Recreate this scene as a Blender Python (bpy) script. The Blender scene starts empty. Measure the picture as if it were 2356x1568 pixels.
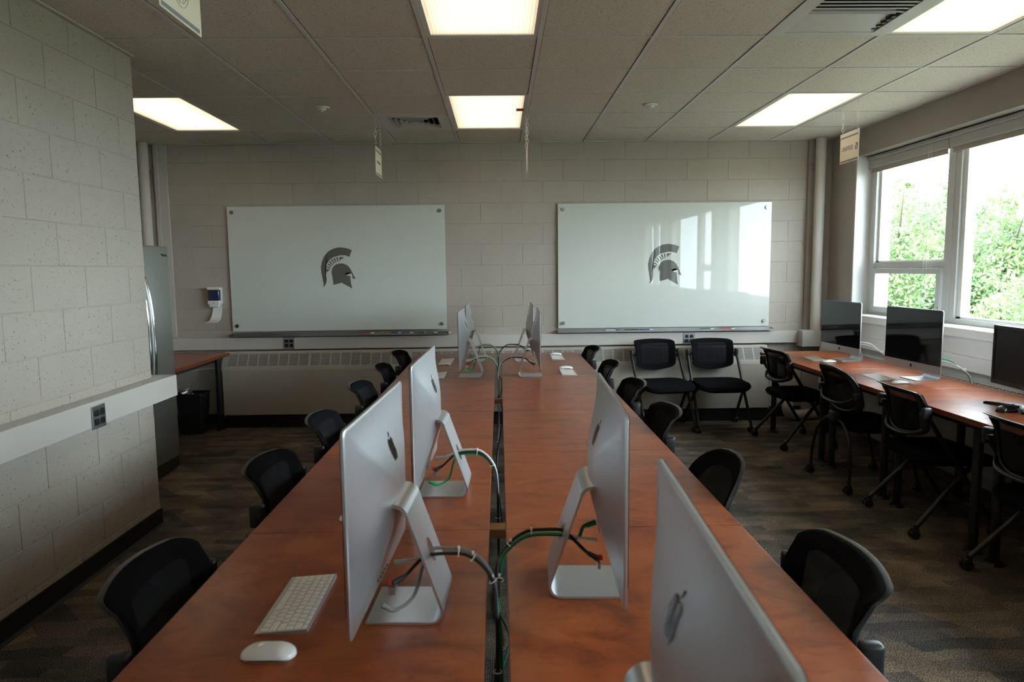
import bpy, bmesh, math, random
import numpy as np
from mathutils import Vector, Matrix, Euler

random.seed(7)
S = bpy.context.scene
COL = S.collection

# ------------------------------------------------------------------ camera
cam_d = bpy.data.cameras.new('camera')
cam = bpy.data.objects.new('camera', cam_d)
COL.objects.link(cam)
YAW, PITCH, ROLL, FPX = .0175, .1044, -.0110, 1591.07
CAM = Vector((.3768, -6.8948, 1.5254))
fwd = Vector((math.sin(YAW)*math.cos(PITCH), math.cos(YAW)*math.cos(PITCH), -math.sin(PITCH)))
rgt = Vector((math.cos(YAW), -math.sin(YAW), 0))
upv = rgt.cross(fwd)
r_ = math.cos(ROLL)*rgt + math.sin(ROLL)*upv
u_ = -math.sin(ROLL)*rgt + math.cos(ROLL)*upv
M = Matrix((r_, u_, -fwd)).transposed().to_4x4()
M.translation = CAM
cam.matrix_world = M
cam_d.sensor_width = 36.0
cam_d.lens = FPX/2356*36
cam_d.clip_start = .05
cam_d.clip_end = 300
cam_d.dof.use_dof = True
cam_d.dof.focus_distance = 4.2
cam_d.dof.aperture_fstop = 5.0
S.camera = cam

# ------------------------------------------------------------------ sky, sun, exposure
W = bpy.data.worlds.new('sky'); S.world = W; W.use_nodes = True
nt = W.node_tree; nt.nodes.clear()
wo = nt.nodes.new('ShaderNodeOutputWorld'); bg = nt.nodes.new('ShaderNodeBackground')
bg.inputs['Color'].default_value = (.79, .90, 1.0, 1); bg.inputs['Strength'].default_value = 20.0
nt.links.new(bg.outputs[0], wo.inputs[0])
sd = bpy.data.lights.new('sun', 'SUN'); sd.energy = 16.0; sd.angle = .02; sd.color = (1, .97, .92)
so = bpy.data.objects.new('sun', sd); COL.objects.link(so)
so.rotation_euler = Vector((.62, .35, -.72)).to_track_quat('-Z', 'Y').to_euler()
S.view_settings.view_transform = 'Standard'
S.view_settings.look = 'None'
S.view_settings.gamma = 1
S.view_settings.use_curve_mapping = False
S.view_settings.exposure = 0.0
LAMP = 2.0          # strength of the ceiling diffusers

CEIL = 2.743; TIL = .6096; YO = -.026       # ceiling height, tile pitch, first grid line
DESK = .737
PI = math.pi

# ------------------------------------------------------------------ materials
MATS = {}
def mat(name, col, rough=.6, metal=0, spec=.5, coat=0, bump=None, alpha=None, emit=None, trans=0, ior=1.45, coat_rough=.05, sheen=0):
    m = bpy.data.materials.new(name); m.use_nodes = True
    n = m.node_tree; b = n.nodes['Principled BSDF']
    b.inputs['Base Color'].default_value = (*col, 1)
    b.inputs['Roughness'].default_value = rough
    b.inputs['Metallic'].default_value = metal
    b.inputs['Specular IOR Level'].default_value = spec
    b.inputs['Coat Weight'].default_value = coat
    b.inputs['Coat Roughness'].default_value = coat_rough
    b.inputs['IOR'].default_value = ior
    b.inputs['Transmission Weight'].default_value = trans
    b.inputs['Sheen Weight'].default_value = sheen
    if emit:
        b.inputs['Emission Color'].default_value = (*emit[0], 1); b.inputs['Emission Strength'].default_value = emit[1]
    if bump:
        sc, st, det = bump
        pos = n.nodes.new('ShaderNodeNewGeometry'); no = n.nodes.new('ShaderNodeTexNoise'); bp = n.nodes.new('ShaderNodeBump')
        no.inputs['Scale'].default_value = sc; no.inputs['Detail'].default_value = det
        bp.inputs['Strength'].default_value = st; bp.inputs['Distance'].default_value = .002
        n.links.new(pos.outputs['Position'], no.inputs['Vector']); n.links.new(no.outputs['Fac'], bp.inputs['Height'])
        n.links.new(bp.outputs[0], b.inputs['Normal'])
    MATS[name] = m
    return m
def nodes(m): return m.node_tree.nodes, m.node_tree.links, m.node_tree.nodes['Principled BSDF']
def ramp(N, stops):
    r = N.new('ShaderNodeValToRGB'); e = r.color_ramp.elements
    while len(e) < len(stops): e.new(.5)
    for i, (p, c) in enumerate(stops):
        e[i].position = p; e[i].color = (*c, 1) if len(c) == 3 else c
    return r

# painted concrete block: fine relief plus scattered dark pits in the block
def block_mat(name, c0, pitcol):
    m = mat(name, c0, .62, spec=.3)
    N, L, b = nodes(m)
    g = N.new('ShaderNodeNewGeometry')
    n1 = N.new('ShaderNodeTexNoise'); n1.inputs['Scale'].default_value = 105; n1.inputs['Detail'].default_value = 2.5
    n2 = N.new('ShaderNodeTexNoise'); n2.inputs['Scale'].default_value = 130; n2.inputs['Detail'].default_value = 2
    n3 = N.new('ShaderNodeTexNoise'); n3.inputs['Scale'].default_value = 1.6
    for n in (n1, n2, n3): L.new(g.outputs['Position'], n.inputs['Vector'])
    rp = ramp(N, [(.0, (1, 1, 1)), (.66, (1, 1, 1)), (.71, pitcol)]); L.new(n1.outputs['Fac'], rp.inputs[0])
    r3 = ramp(N, [(.3, (.95, .95, .95)), (.7, (1.04, 1.04, 1.04))]); L.new(n3.outputs['Fac'], r3.inputs[0])
    mx = N.new('ShaderNodeMix'); mx.data_type = 'RGBA'; mx.blend_type = 'MULTIPLY'; mx.inputs[0].default_value = 1
    mx.inputs[6].default_value = (*c0, 1); L.new(rp.outputs[0], mx.inputs[7])
    m2 = N.new('ShaderNodeMix'); m2.data_type = 'RGBA'; m2.blend_type = 'MULTIPLY'; m2.inputs[0].default_value = 1
    L.new(mx.outputs[2], m2.inputs[6]); L.new(r3.outputs[0], m2.inputs[7]); L.new(m2.outputs[2], b.inputs['Base Color'])
    ad = N.new('ShaderNodeMath'); ad.operation = 'MULTIPLY_ADD'; ad.inputs[1].default_value = .5
    sub = N.new('ShaderNodeMath'); sub.operation = 'MULTIPLY'; sub.inputs[1].default_value = 1.0
    L.new(rp.outputs[0], sub.inputs[0]); L.new(n2.outputs['Fac'], ad.inputs[0]); L.new(sub.outputs[0], ad.inputs[2])
    bp = N.new('ShaderNodeBump'); bp.inputs['Strength'].default_value = .55; bp.inputs['Distance'].default_value = .003
    L.new(ad.outputs[0], bp.inputs['Height']); L.new(bp.outputs[0], b.inputs['Normal'])
    return m
block_mat('painted block', (.435, .392, .337), (.34, .33, .31))
mat('mortar', (.435, .392, .337), .8, spec=.2, bump=(120, .5, 2))
mat('bulkhead shade', (.33, .30, .265), .6, spec=.3)  # wall paint darkened for the shade on the bulkhead
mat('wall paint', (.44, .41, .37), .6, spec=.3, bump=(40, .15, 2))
mat('cream metal', (.55, .515, .47), .42, spec=.4)
mat('heater metal', (.45, .405, .345), .42, spec=.4)
mat('heater louver', (.38, .36, .33), .5, spec=.3)
mat('rubber base', (.012, .012, .013), .5, spec=.4)
mat('dark steel', (.05, .05, .05), .35, metal=.6)
mat('black void', (.01, .01, .01), .9, spec=.1)

def tile_mat():
    m = mat('ceiling tile', (.66, .60, .52), .9, spec=.1)
    N, L, b = nodes(m)
    g = N.new('ShaderNodeNewGeometry')
    mp = N.new('ShaderNodeMapping'); mp.inputs['Scale'].default_value = (1, 1.7, 1); L.new(g.outputs['Position'], mp.inputs[0])
    n1 = N.new('ShaderNodeTexNoise'); n1.inputs['Scale'].default_value = 100; n1.inputs['Detail'].default_value = 2
    L.new(mp.outputs[0], n1.inputs['Vector'])
    rp = ramp(N, [(.62, (.66, .60, .52)), (.68, (.20, .175, .15))]); L.new(n1.outputs['Fac'], rp.inputs[0])
    L.new(rp.outputs[0], b.inputs['Base Color'])
    bp = N.new('ShaderNodeBump'); bp.invert = True; bp.inputs['Strength'].default_value = .4; bp.inputs['Distance'].default_value = .002
    L.new(n1.outputs['Fac'], bp.inputs['Height']); L.new(bp.outputs[0], b.inputs['Normal'])
tile_mat()
mat('grid white', (.60, .58, .55), .4, spec=.4)

def wood_mat(name, rot):
    m = mat(name, (.3, .08, .03), .32, spec=.38, coat=.08, coat_rough=.12)
    N, L, b = nodes(m)
    g = N.new('ShaderNodeNewGeometry')
    def noise(scale, det, dist, msc):
        mp = N.new('ShaderNodeMapping'); mp.inputs['Rotation'].default_value = (0, 0, rot); mp.inputs['Scale'].default_value = msc
        L.new(g.outputs['Position'], mp.inputs[0])
        n = N.new('ShaderNodeTexNoise'); n.inputs['Scale'].default_value = scale; n.inputs['Detail'].default_value = det; n.inputs['Distortion'].default_value = dist
        L.new(mp.outputs[0], n.inputs['Vector']); return n
    n1 = noise(3.6, 4, 1.8, (1, 1.6, 1)); n2 = noise(1.0, 3, .4, (10, 190, 10)); n3 = noise(14, 3, 2.4, (1, 1.3, 1))
    r1 = ramp(N, [(.28, (.150, .034, .011)), (.46, (.262, .056, .014)), (.66, (.33, .082, .021))]); L.new(n1.outputs['Fac'], r1.inputs[0])
    r2 = ramp(N, [(.3, (.90, .89, .88)), (.7, (1.04, 1.04, 1.04))]); L.new(n2.outputs['Fac'], r2.inputs[0])
    r3 = ramp(N, [(.28, (.74, .72, .70)), (.45, (1.0, 1.0, 1.0))]); L.new(n3.outputs['Fac'], r3.inputs[0])
    prev = r1.outputs[0]
    for r in (r2, r3):
        mx = N.new('ShaderNodeMix'); mx.data_type = 'RGBA'; mx.blend_type = 'MULTIPLY'; mx.inputs[0].default_value = 1
        L.new(prev, mx.inputs[6]); L.new(r.outputs[0], mx.inputs[7]); prev = mx.outputs[2]
    L.new(prev, b.inputs['Base Color'])
wood_mat('cherry laminate', 0.0)
wood_mat('cherry laminate angled', .5)
wood_mat('cherry laminate window', 1.4)
mat('cherry edge', (.18, .042, .014), .4, spec=.4)
mat('raw pine', (.42, .22, .09), .6, bump=(30, .2, 2))

def carpet_mat():
    m = mat('carpet', (.05, .04, .035), .95, spec=.05)
    N, L, b = nodes(m)
    g = N.new('ShaderNodeNewGeometry')
    def brick(sx, c1, c2, rot, w, h, off):
        mp = N.new('ShaderNodeMapping'); mp.inputs['Rotation'].default_value = (0, 0, rot); mp.inputs['Location'].default_value = (off, off*1.3, 0)
        L.new(g.outputs['Position'], mp.inputs[0])
        k = N.new('ShaderNodeTexBrick'); k.inputs['Scale'].default_value = sx; k.inputs['Mortar Size'].default_value = 0
        k.inputs['Brick Width'].default_value = w; k.inputs['Row Height'].default_value = h
        k.inputs['Color1'].default_value = (*c1, 1); k.inputs['Color2'].default_value = (*c2, 1); k.inputs['Bias'].default_value = 0
        k.offset = .37
        L.new(mp.outputs[0], k.inputs['Vector']); return k
    a = brick(1, (.200, .160, .125), (.088, .083, .080), 0, .30, .075, .2)
    dn = N.new('ShaderNodeTexNoise'); dn.inputs['Scale'].default_value = 5; dn.inputs['Detail'].default_value = 3; L.new(g.outputs['Position'], dn.inputs[0])
    va = N.new('ShaderNodeVectorMath'); va.operation = 'MULTIPLY_ADD'; va.inputs[1].default_value = (.16, .09, 0)
    L.new(dn.outputs['Color'], va.inputs[0]); L.new(g.outputs['Position'], va.inputs[2]); L.new(va.outputs[0], a.inputs['Vector'])
    c = brick(1, (1.25, 1.15, 1.0), (.68, .72, .78), PI/4, .40, .16, .5)
    mx = N.new('ShaderNodeMix'); mx.data_type = 'RGBA'; mx.blend_type = 'MULTIPLY'; mx.inputs[0].default_value = 1
    L.new(a.outputs[0], mx.inputs[6]); L.new(c.outputs[0], mx.inputs[7])
    # tufted ribs, running either way depending on the tile
    w1 = N.new('ShaderNodeTexWave'); w1.inputs['Scale'].default_value = 38; w1.bands_direction = 'X'; w1.inputs['Distortion'].default_value = .8
    w2 = N.new('ShaderNodeTexWave'); w2.inputs['Scale'].default_value = 38; w2.bands_direction = 'Y'; w2.inputs['Distortion'].default_value = .8
    L.new(g.outputs['Position'], w1.inputs[0]); L.new(g.outputs['Position'], w2.inputs[0])
    ck = N.new('ShaderNodeTexChecker'); ck.inputs['Scale'].default_value = 1.64
    ck.inputs['Color1'].default_value = (1, 1, 1, 1); ck.inputs['Color2'].default_value = (0, 0, 0, 1); L.new(g.outputs['Position'], ck.inputs[0])
    wm = N.new('ShaderNodeMix'); wm.data_type = 'RGBA'; L.new(ck.outputs['Fac'], wm.inputs[0]); L.new(w1.outputs[0], wm.inputs[6]); L.new(w2.outputs[0], wm.inputs[7])
    nz = N.new('ShaderNodeTexNoise'); nz.inputs['Scale'].default_value = 240; nz.inputs['Detail'].default_value = 2; L.new(g.outputs['Position'], nz.inputs[0])
    n4 = N.new('ShaderNodeTexNoise'); n4.inputs['Scale'].default_value = 3; n4.inputs['Detail'].default_value = 3; L.new(g.outputs['Position'], n4.inputs[0])
    r4 = ramp(N, [(.35, (.72, .72, .72)), (.65, (1.25, 1.25, 1.25))]); L.new(n4.outputs['Fac'], r4.inputs[0])
    rw = ramp(N, [(.2, (.55, .55, .55)), (.8, (1.2, 1.2, 1.2))]); L.new(wm.outputs[2], rw.inputs[0])
    rn = ramp(N, [(.40, (.22, .22, .22)), (.60, (1.85, 1.8, 1.75))]); L.new(nz.outputs['Fac'], rn.inputs[0])
    prev = mx.outputs[2]
    for r in (rw, rn, r4):
        k = N.new('ShaderNodeMix'); k.data_type = 'RGBA'; k.blend_type = 'MULTIPLY'; k.inputs[0].default_value = 1
        L.new(prev, k.inputs[6]); L.new(r.outputs[0], k.inputs[7]); prev = k.outputs[2]
    L.new(prev, b.inputs['Base Color'])
    bp = N.new('ShaderNodeBump'); bp.inputs['Strength'].default_value = .6; bp.inputs['Distance'].default_value = .003
    L.new(nz.outputs['Fac'], bp.inputs['Height']); L.new(bp.outputs[0], b.inputs['Normal'])
carpet_mat()

mat('aluminium', (.54, .55, .57), .36, metal=.85, spec=.5, bump=(900, .04, 1))
mat('aluminium rim', (.75, .74, .72), .2, metal=1)
mat('glossy black', (.008, .008, .010), .045, spec=.6)
mat('emblem black', (.012, .010, .010), .14, spec=.45)
mat('screen black', (.010, .011, .014), .06, spec=.55)
mat('matte screen', (.012, .013, .014), .28, spec=.4)
mat('black plastic', (.014, .014, .016), .38, spec=.5)
mat('chair frame', (.012, .012, .013), .3, spec=.55)
mat('chair fabric', (.007, .007, .0085), .98, spec=.04, sheen=0, bump=(700, .6, 1))
mat('white plastic', (.80, .79, .76), .25, spec=.5)
mat('mouse white', (.82, .81, .79), .08, spec=.5, coat=.5)
mat('key white', (.80, .77, .71), .45)
mat('key bed', (.45, .43, .40), .4)
mat('brushed steel', (.42, .42, .41), .33, metal=.9)
mat('fridge steel', (.50, .52, .50), .33, metal=.9)
mat('chrome', (.75, .75, .76), .12, metal=1)
mat('cable black', (.012, .012, .012), .4)
mat('cable white', (.62, .61, .58), .4)
mat('cable grey', (.20, .20, .20), .45)
mat('cable green', (.0, .26, .07), .4)
mat('cable dark green', (.0, .14, .05), .4)
mat('zip tie', (.75, .74, .72), .4)
mat('red plastic', (.5, .02, .02), .4)
mat('red tape', (.45, .01, .01), .5, emit=None)
mat('paper cream', (.80, .74, .60), .6)
mat('paper white', (.78, .78, .74), .6)
mat('print grey', (.22, .25, .27), .6)
mat('print navy', (.20, .23, .32), .6)
mat('print faint', (.45, .44, .40), .6)
mat('chain plastic', (.75, .75, .73), .35)
mat('sanitizer blue', (.035, .05, .12), .12, spec=.6, trans=.2)
mat('outlet steel', (.50, .50, .50), .3, metal=.9)
mat('marker red', (.5, .03, .02), .4)
mat('marker green', (.0, .16, .07), .4)
mat('marker blue', (.02, .04, .30), .4)
mat('eraser felt', (.35, .26, .14), .9)
mat('shade fabric', (.42, .37, .31), .85, bump=(400, .3, 1))
mat('shade metal', (.42, .42, .41), .4, spec=.4)
mat('window frame', (.60, .61, .60), .4, spec=.4)
mat('glass board', (.62, .64, .59), .9, spec=.5, coat=1, coat_rough=.015)
mat('helmet grey', (.115, .11, .10), .6, spec=.3, coat=1, coat_rough=.015)
mat('foliage', (.20, .30, .14), .6, spec=.3)
mat('bark', (.09, .07, .05), .9)
mat('lawn', (.16, .17, .12), .95, bump=(3, .5, 3))
mat('building panel', (.45, .60, .68), .5)
mat('building brick', (.42, .25, .18), .8)
mat('building trim', (.62, .60, .56), .6)
mat('building pane', (.05, .07, .09), .1, spec=.6)
mat('trash foil', (.6, .58, .52), .25, metal=.7)
mat('diffuser frame', (.62, .61, .58), .35, spec=.4)
mat('insulation white', (.62, .58, .52), .7, bump=(60, .3, 2))
mat('jamb daylight', (.72, .73, .72), .4, spec=.4)  # wall paint lightened for daylight on the jamb
mat('outer wall', (.3, .28, .26), .9)
mat('door wood', (.20, .09, .04), .4)
# leaves: a little light comes through them
N, L, b = nodes(MATS['foliage'])
oi = N.new('ShaderNodeNewGeometry'); nn = N.new('ShaderNodeTexNoise'); nn.inputs['Scale'].default_value = 1.1; nn.inputs['Detail'].default_value = 4
L.new(oi.outputs['Position'], nn.inputs['Vector'])
rr = ramp(N, [(.3, (.085, .145, .075)), (.55, (.19, .27, .115)), (.75, (.33, .40, .19))]); L.new(nn.outputs['Fac'], rr.inputs[0])
L.new(rr.outputs[0], b.inputs['Base Color'])
tr = N.new('ShaderNodeBsdfTranslucent'); L.new(rr.outputs[0], tr.inputs[0])
ms = N.new('ShaderNodeMixShader'); ms.inputs[0].default_value = .45
out = N['Material Output']; L.new(b.outputs[0], ms.inputs[1]); L.new(tr.outputs[0], ms.inputs[2]); L.new(ms.outputs[0], out.inputs[0])

# window glass: thin clear sheet, reflecting by Fresnel
gm = bpy.data.materials.new('window glass'); gm.use_nodes = True; MATS['window glass'] = gm
n_ = gm.node_tree; n_.nodes.clear()
o_ = n_.nodes.new('ShaderNodeOutputMaterial'); t_ = n_.nodes.new('ShaderNodeBsdfTransparent'); g_ = n_.nodes.new('ShaderNodeBsdfGlossy')
t_.inputs[0].default_value = (.93, .96, .95, 1); g_.inputs['Roughness'].default_value = .01
f_ = n_.nodes.new('ShaderNodeLayerWeight'); f_.inputs[0].default_value = .5; x_ = n_.nodes.new('ShaderNodeMixShader')
pw_ = n_.nodes.new('ShaderNodeMath'); pw_.operation = 'POWER'; pw_.inputs[1].default_value = 5; n_.links.new(f_.outputs['Facing'], pw_.inputs[0])
ma_ = n_.nodes.new('ShaderNodeMath'); ma_.operation = 'MULTIPLY_ADD'; ma_.inputs[1].default_value = .9; ma_.inputs[2].default_value = .03; n_.links.new(pw_.outputs[0], ma_.inputs[0])
n_.links.new(ma_.outputs[0], x_.inputs[0]); n_.links.new(t_.outputs[0], x_.inputs[1]); n_.links.new(g_.outputs[0], x_.inputs[2]); n_.links.new(x_.outputs[0], o_.inputs[0])

# open mesh cloth of the chair backs: fine holes let some of what is behind through
mm = mat('mesh cloth', (.007, .007, .009), .9, spec=.12)
N, L, b = nodes(mm)
tp = N.new('ShaderNodeBsdfTransparent'); ms = N.new('ShaderNodeMixShader'); ms.inputs[0].default_value = .045
out = N['Material Output']; L.new(b.outputs[0], ms.inputs[1]); L.new(tp.outputs[0], ms.inputs[2]); L.new(ms.outputs[0], out.inputs[0])

# lamp diffuser: ribbed acrylic lit from behind by the tubes
dm = mat('lamp diffuser', (.8, .78, .72), .4)
N, L, b = nodes(dm)
tc = N.new('ShaderNodeTexCoord'); sp = N.new('ShaderNodeSeparateXYZ'); L.new(tc.outputs['Generated'], sp.inputs[0])
def mth(op, a, bb=None, c=None):
    k = N.new('ShaderNodeMath'); k.operation = op
    for i, v in enumerate((a, bb, c)):
        if v is None: continue
        if isinstance(v, (int, float)): k.inputs[i].default_value = v
        else: L.new(v, k.inputs[i])
    return k.outputs[0]
ax = mth('ABSOLUTE', mth('SUBTRACT', sp.outputs[0], .5)); ay = mth('ABSOLUTE', mth('SUBTRACT', sp.outputs[1], .5))
fx = mth('SUBTRACT', 1.0, mth('POWER', mth('MULTIPLY', ax, 2.0), 5.0)); fy = mth('SUBTRACT', 1.0, mth('POWER', mth('MULTIPLY', ay, 2.0), 14.0))
rib = mth('MULTIPLY_ADD', mth('SINE', mth('MULTIPLY', sp.outputs[0], 190.0)), .16, .92)
prof = mth('MULTIPLY', mth('MULTIPLY_ADD', mth('MULTIPLY', fx, fy), .62, .38), rib)
b.inputs['Emission Color'].default_value = (1, .78, .53, 1)
L.new(mth('MULTIPLY', prof, LAMP), b.inputs['Emission Strength'])

# ------------------------------------------------------------------ mesh helpers
class MB:
    def __init__(s): s.v = []; s.f = []; s.sm = []
    def add(s, vs, fs, smooth=False):
        o = len(s.v); s.v += [tuple(v) for v in vs]; s.f += [tuple(i+o for i in f) for f in fs]; s.sm += [smooth]*len(fs); return s
    def box(s, x0, x1, y0, y1, z0, z1):
        if x1 < x0: x0, x1 = x1, x0
        if y1 < y0: y0, y1 = y1, y0
        if z1 < z0: z0, z1 = z1, z0
        return s.add([(x0,y0,z0),(x1,y0,z0),(x1,y1,z0),(x0,y1,z0),(x0,y0,z1),(x1,y0,z1),(x1,y1,z1),(x0,y1,z1)],
                     [(0,3,2,1),(4,5,6,7),(0,1,5,4),(1,2,6,5),(2,3,7,6),(3,0,4,7)])
    def rbox(s, x0, x1, y0, y1, z0, z1, r=.003, seg=2):
        bm = bmesh.new(); bmesh.ops.create_cube(bm, size=1)
        for v in bm.verts: v.co = Vector(((x0+x1)/2+v.co.x*abs(x1-x0), (y0+y1)/2+v.co.y*abs(y1-y0), (z0+z1)/2+v.co.z*abs(z1-z0)))
        bmesh.ops.bevel(bm, geom=list(bm.edges), offset=r, segments=seg, affect='EDGES', profile=.5)
        return s.frombm(bm, r >= .009)
    def frombm(s, bm, smooth=False):
        bm.verts.index_update(); s.add([tuple(v.co) for v in bm.verts], [tuple(v.index for v in f.verts) for f in bm.faces], smooth); bm.free(); return s
    def cyl(s, p0, p1, r0, r1=None, n=16, caps=True, smooth=True):
        r1 = r0 if r1 is None else r1
        p0 = Vector(p0); p1 = Vector(p1); d = (p1-p0).normalized()
        a = d.orthogonal().normalized(); bb = d.cross(a)
        vs = []
        for p, r in ((p0, r0), (p1, r1)):
            for i in range(n):
                t = 2*PI*i/n; vs.append(p+a*math.cos(t)*r+bb*math.sin(t)*r)
        s.add(vs, [(i, (i+1) % n, n+(i+1) % n, n+i) for i in range(n)], smooth)
        if caps:
            o = len(s.v)-2*n
            s.f.append(tuple(o+i for i in reversed(range(n)))); s.f.append(tuple(o+n+i for i in range(n))); s.sm += [False, False]
        return s
    def tube(s, pts, r, n=8, closed=False, smooth_path=True, sub=6, rs=None):
        P = [Vector(p) for p in pts]
        R0 = rs or [r]*len(P)
        if smooth_path and len(P) > 2:
            Q = []; RR = []; m = len(P)
            rng = range(m) if closed else range(m-1)
            for i in rng:
                a = P[(i-1) % m] if closed or i > 0 else P[0]*2-P[1]
                b0 = P[i]; c = P[(i+1) % m]; d = P[(i+2) % m] if closed or i+2 < m else P[-1]*2-P[-2]
                for k in range(sub):
                    t = k/sub
                    Q.append(.5*((2*b0)+(c-a)*t+(2*a-5*b0+4*c-d)*t*t+(3*b0-a-3*c+d)*t**3)); RR.append(R0[i]*(1-t)+R0[(i+1) % m]*t)
            if not closed: Q.append(P[-1]); RR.append(R0[-1])
            P, R0 = Q, RR
        m = len(P); T = []
        for i in range(m):
            a = P[(i-1) % m] if closed or i else P[0]; b0 = P[(i+1) % m] if closed or i < m-1 else P[-1]
            T.append((b0-a).normalized())
        nrm = T[0].orthogonal().normalized(); vs = []
        for i in range(m):
            nrm = (nrm-T[i]*nrm.dot(T[i])).normalized(); bb = T[i].cross(nrm)
            for k in range(n):
                t = 2*PI*k/n; vs.append(P[i]+(nrm*math.cos(t)+bb*math.sin(t))*R0[i])
        fs = []
        for i in range(m if closed else m-1):
            j = (i+1) % m
            for k in range(n): fs.append((i*n+k, i*n+(k+1) % n, j*n+(k+1) % n, j*n+k))
        s.add(vs, fs, True)
        if not closed:
            o = len(s.v)-m*n
            s.f.append(tuple(o+k for k in reversed(range(n)))); s.f.append(tuple(o+(m-1)*n+k for k in range(n))); s.sm += [False, False]
        return s
    def prism(s, poly, axis, a, b0, smooth=False):
        # poly: 2D outline; axis the extrusion axis (0,1,2)
        def P(p, t):
            c = [0, 0, 0]; o = [i for i in range(3) if i != axis]; c[o[0]] = p[0]; c[o[1]] = p[1]; c[axis] = t; return tuple(c)
        n = len(poly); vs = [P(p, a) for p in poly]+[P(p, b0) for p in poly]
        s.add(vs, [tuple(reversed(range(n))), tuple(range(n, 2*n))]); s.add(vs, [(i, (i+1) % n, n+(i+1) % n, n+i) for i in range(n)], smooth)
        return s
    def rings(s, rings, cap0=True, cap1=True, smooth=True):
        n = len(rings[0]); vs = [p for r in rings for p in r]; fs = []
        for i in range(len(rings)-1):
            for k in range(n): fs.append((i*n+k, i*n+(k+1) % n, (i+1)*n+(k+1) % n, (i+1)*n+k))
        if cap0: fs.append(tuple(reversed(range(n))))
        if cap1: fs.append(tuple((len(rings)-1)*n+k for k in range(n)))
        return s.add(vs, fs, smooth)
    def mesh(s, name, material=None):
        me = bpy.data.meshes.new(name); me.from_pydata(s.v, [], s.f)
        me.polygons.foreach_set('use_smooth', s.sm); 
        bm = bmesh.new(); bm.from_mesh(me); bmesh.ops.remove_doubles(bm, verts=bm.verts, dist=1e-6); bmesh.ops.recalc_face_normals(bm, faces=bm.faces); bm.to_mesh(me); bm.free()
        if material: me.materials.append(MATS[material])
        me.update()
        if any(s.sm): me.set_sharp_from_angle(angle=math.radians(38))
        return me
    def obj(s, name, material, parent=None, loc=None, rotz=0):
        me = s.mesh(name, material); o = bpy.data.objects.new(name, me); COL.objects.link(o)
        if loc: o.location = loc
        o.rotation_euler.z = rotz
        if parent: o.parent = parent
        return o
def tag(o, label=None, cat=None, group=None, kind=None):
    if label: o['label'] = label
    if cat: o['category'] = cat
    if group: o['group'] = group
    if kind: o['kind'] = kind
    return o
def thing(name, label, cat, loc=(0,0,0), rotz=0, group=None):
    o = bpy.data.objects.new(name, None); COL.objects.link(o); o.location = loc; o.rotation_euler.z = rotz
    o.empty_display_size = .1
    return tag(o, label, cat, group)
def share(name, me, parent, loc=(0,0,0), rot=(0,0,0), scale=(1,1,1)):
    o = bpy.data.objects.new(name, me); COL.objects.link(o); o.location = loc; o.rotation_euler = rot; o.scale = scale
    if parent: o.parent = parent
    return o
def kids(o): return list(o.children)
def dup(root, loc, rotz, label, group=None):
    r = root.copy(); COL.objects.link(r); r.location = loc; r.rotation_euler = (0, 0, rotz); r['label'] = label
    if group: r['group'] = group
    for ch in kids(root):
        c = ch.copy(); COL.objects.link(c); c.parent = r
        for g in kids(ch):
            d = g.copy(); COL.objects.link(d); d.parent = c
    return r
def struct(name, mb, material, parent=None):
    o = mb.obj(name, material, parent)
    if not parent: o['kind'] = 'structure'
    return o
def rrect(w, h, r, n=5):
    """outline of a rounded rectangle centred on 0, counter-clockwise"""
    p = []
    for cx, cy, a0 in ((w/2-r, h/2-r, 0), (-w/2+r, h/2-r, 90), (-w/2+r, -h/2+r, 180), (w/2-r, -h/2+r, 270)):
        for i in range(n+1):
            a = math.radians(a0+90*i/n); p.append((cx+r*math.cos(a), cy+r*math.sin(a)))
    return p

# ------------------------------------------------------------------ floor, outer shell
XR = 3.66     # face of the window wall
struct('floor', MB().box(-3.4, 3.9, -10.2, .3, -.12, 0), 'carpet')
# ceiling: slab above, tiles and exposed grid as pieces
ceil = struct('ceiling', MB().box(-3.4, 3.95, -10.2, .3, CEIL+.16, CEIL+.3), 'outer wall')
tile_me = MB().rbox(-TIL/2+.014, TIL/2-.014, -TIL/2+.010, TIL/2-.010, 0, .016, .003, 1).mesh('ceiling_tile', 'ceiling tile')
LIGHTS = [(0, 1), (4, 1), (-4, 1), (0, 5), (4, 5), (0, 9), (4, 9)]    # column, first row; each covers two rows
VENTS = [(-1, 1), (3, 5)]
lit = {(c, r+k) for c, r in LIGHTS for k in (0, 1)} | set(VENTS)
def rowy(j): return YO-j*TIL
for j in range(-1, 16):
    for i in range(-6, 6):
        y1 = rowy(j) if j > -1 else .0; y0 = rowy(j+1)
        x0 = i*TIL; x1 = min((i+1)*TIL, XR)
        if j == -1: continue
        if (i, j) in lit: continue
        if x1 < -3.1 or x0 < -3.1 and x1 > -3.1: x0 = max(x0, -3.1)
        if y1 < -2.85 and x1 < -1.72: continue
        if x1-x0 < TIL-.01:
            MB().rbox(x0+.014, x1-.006, y0+.010, y1-.010, CEIL+.004, CEIL+.02, .003, 1).obj('ceiling_tile', 'ceiling tile', ceil)
        else:
            share('ceiling_tile', tile_me, ceil, ((x0+x1)/2, (y0+y1)/2, CEIL+.004+random.uniform(0, .001)))
for i in range(-5, 7):
    x = i*TIL
    if x > XR: continue
    ye = 0 if x > -3.1 else 0
    y_end = -9.8 if x > -1.72 else -2.78
    MB().box(x-.0119, x+.0119, y_end, ye, CEIL, CEIL+.005).obj('grid_bar', 'grid white', ceil)
lamp_mid = {(c, r+1) for c, r in LIGHTS}
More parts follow.
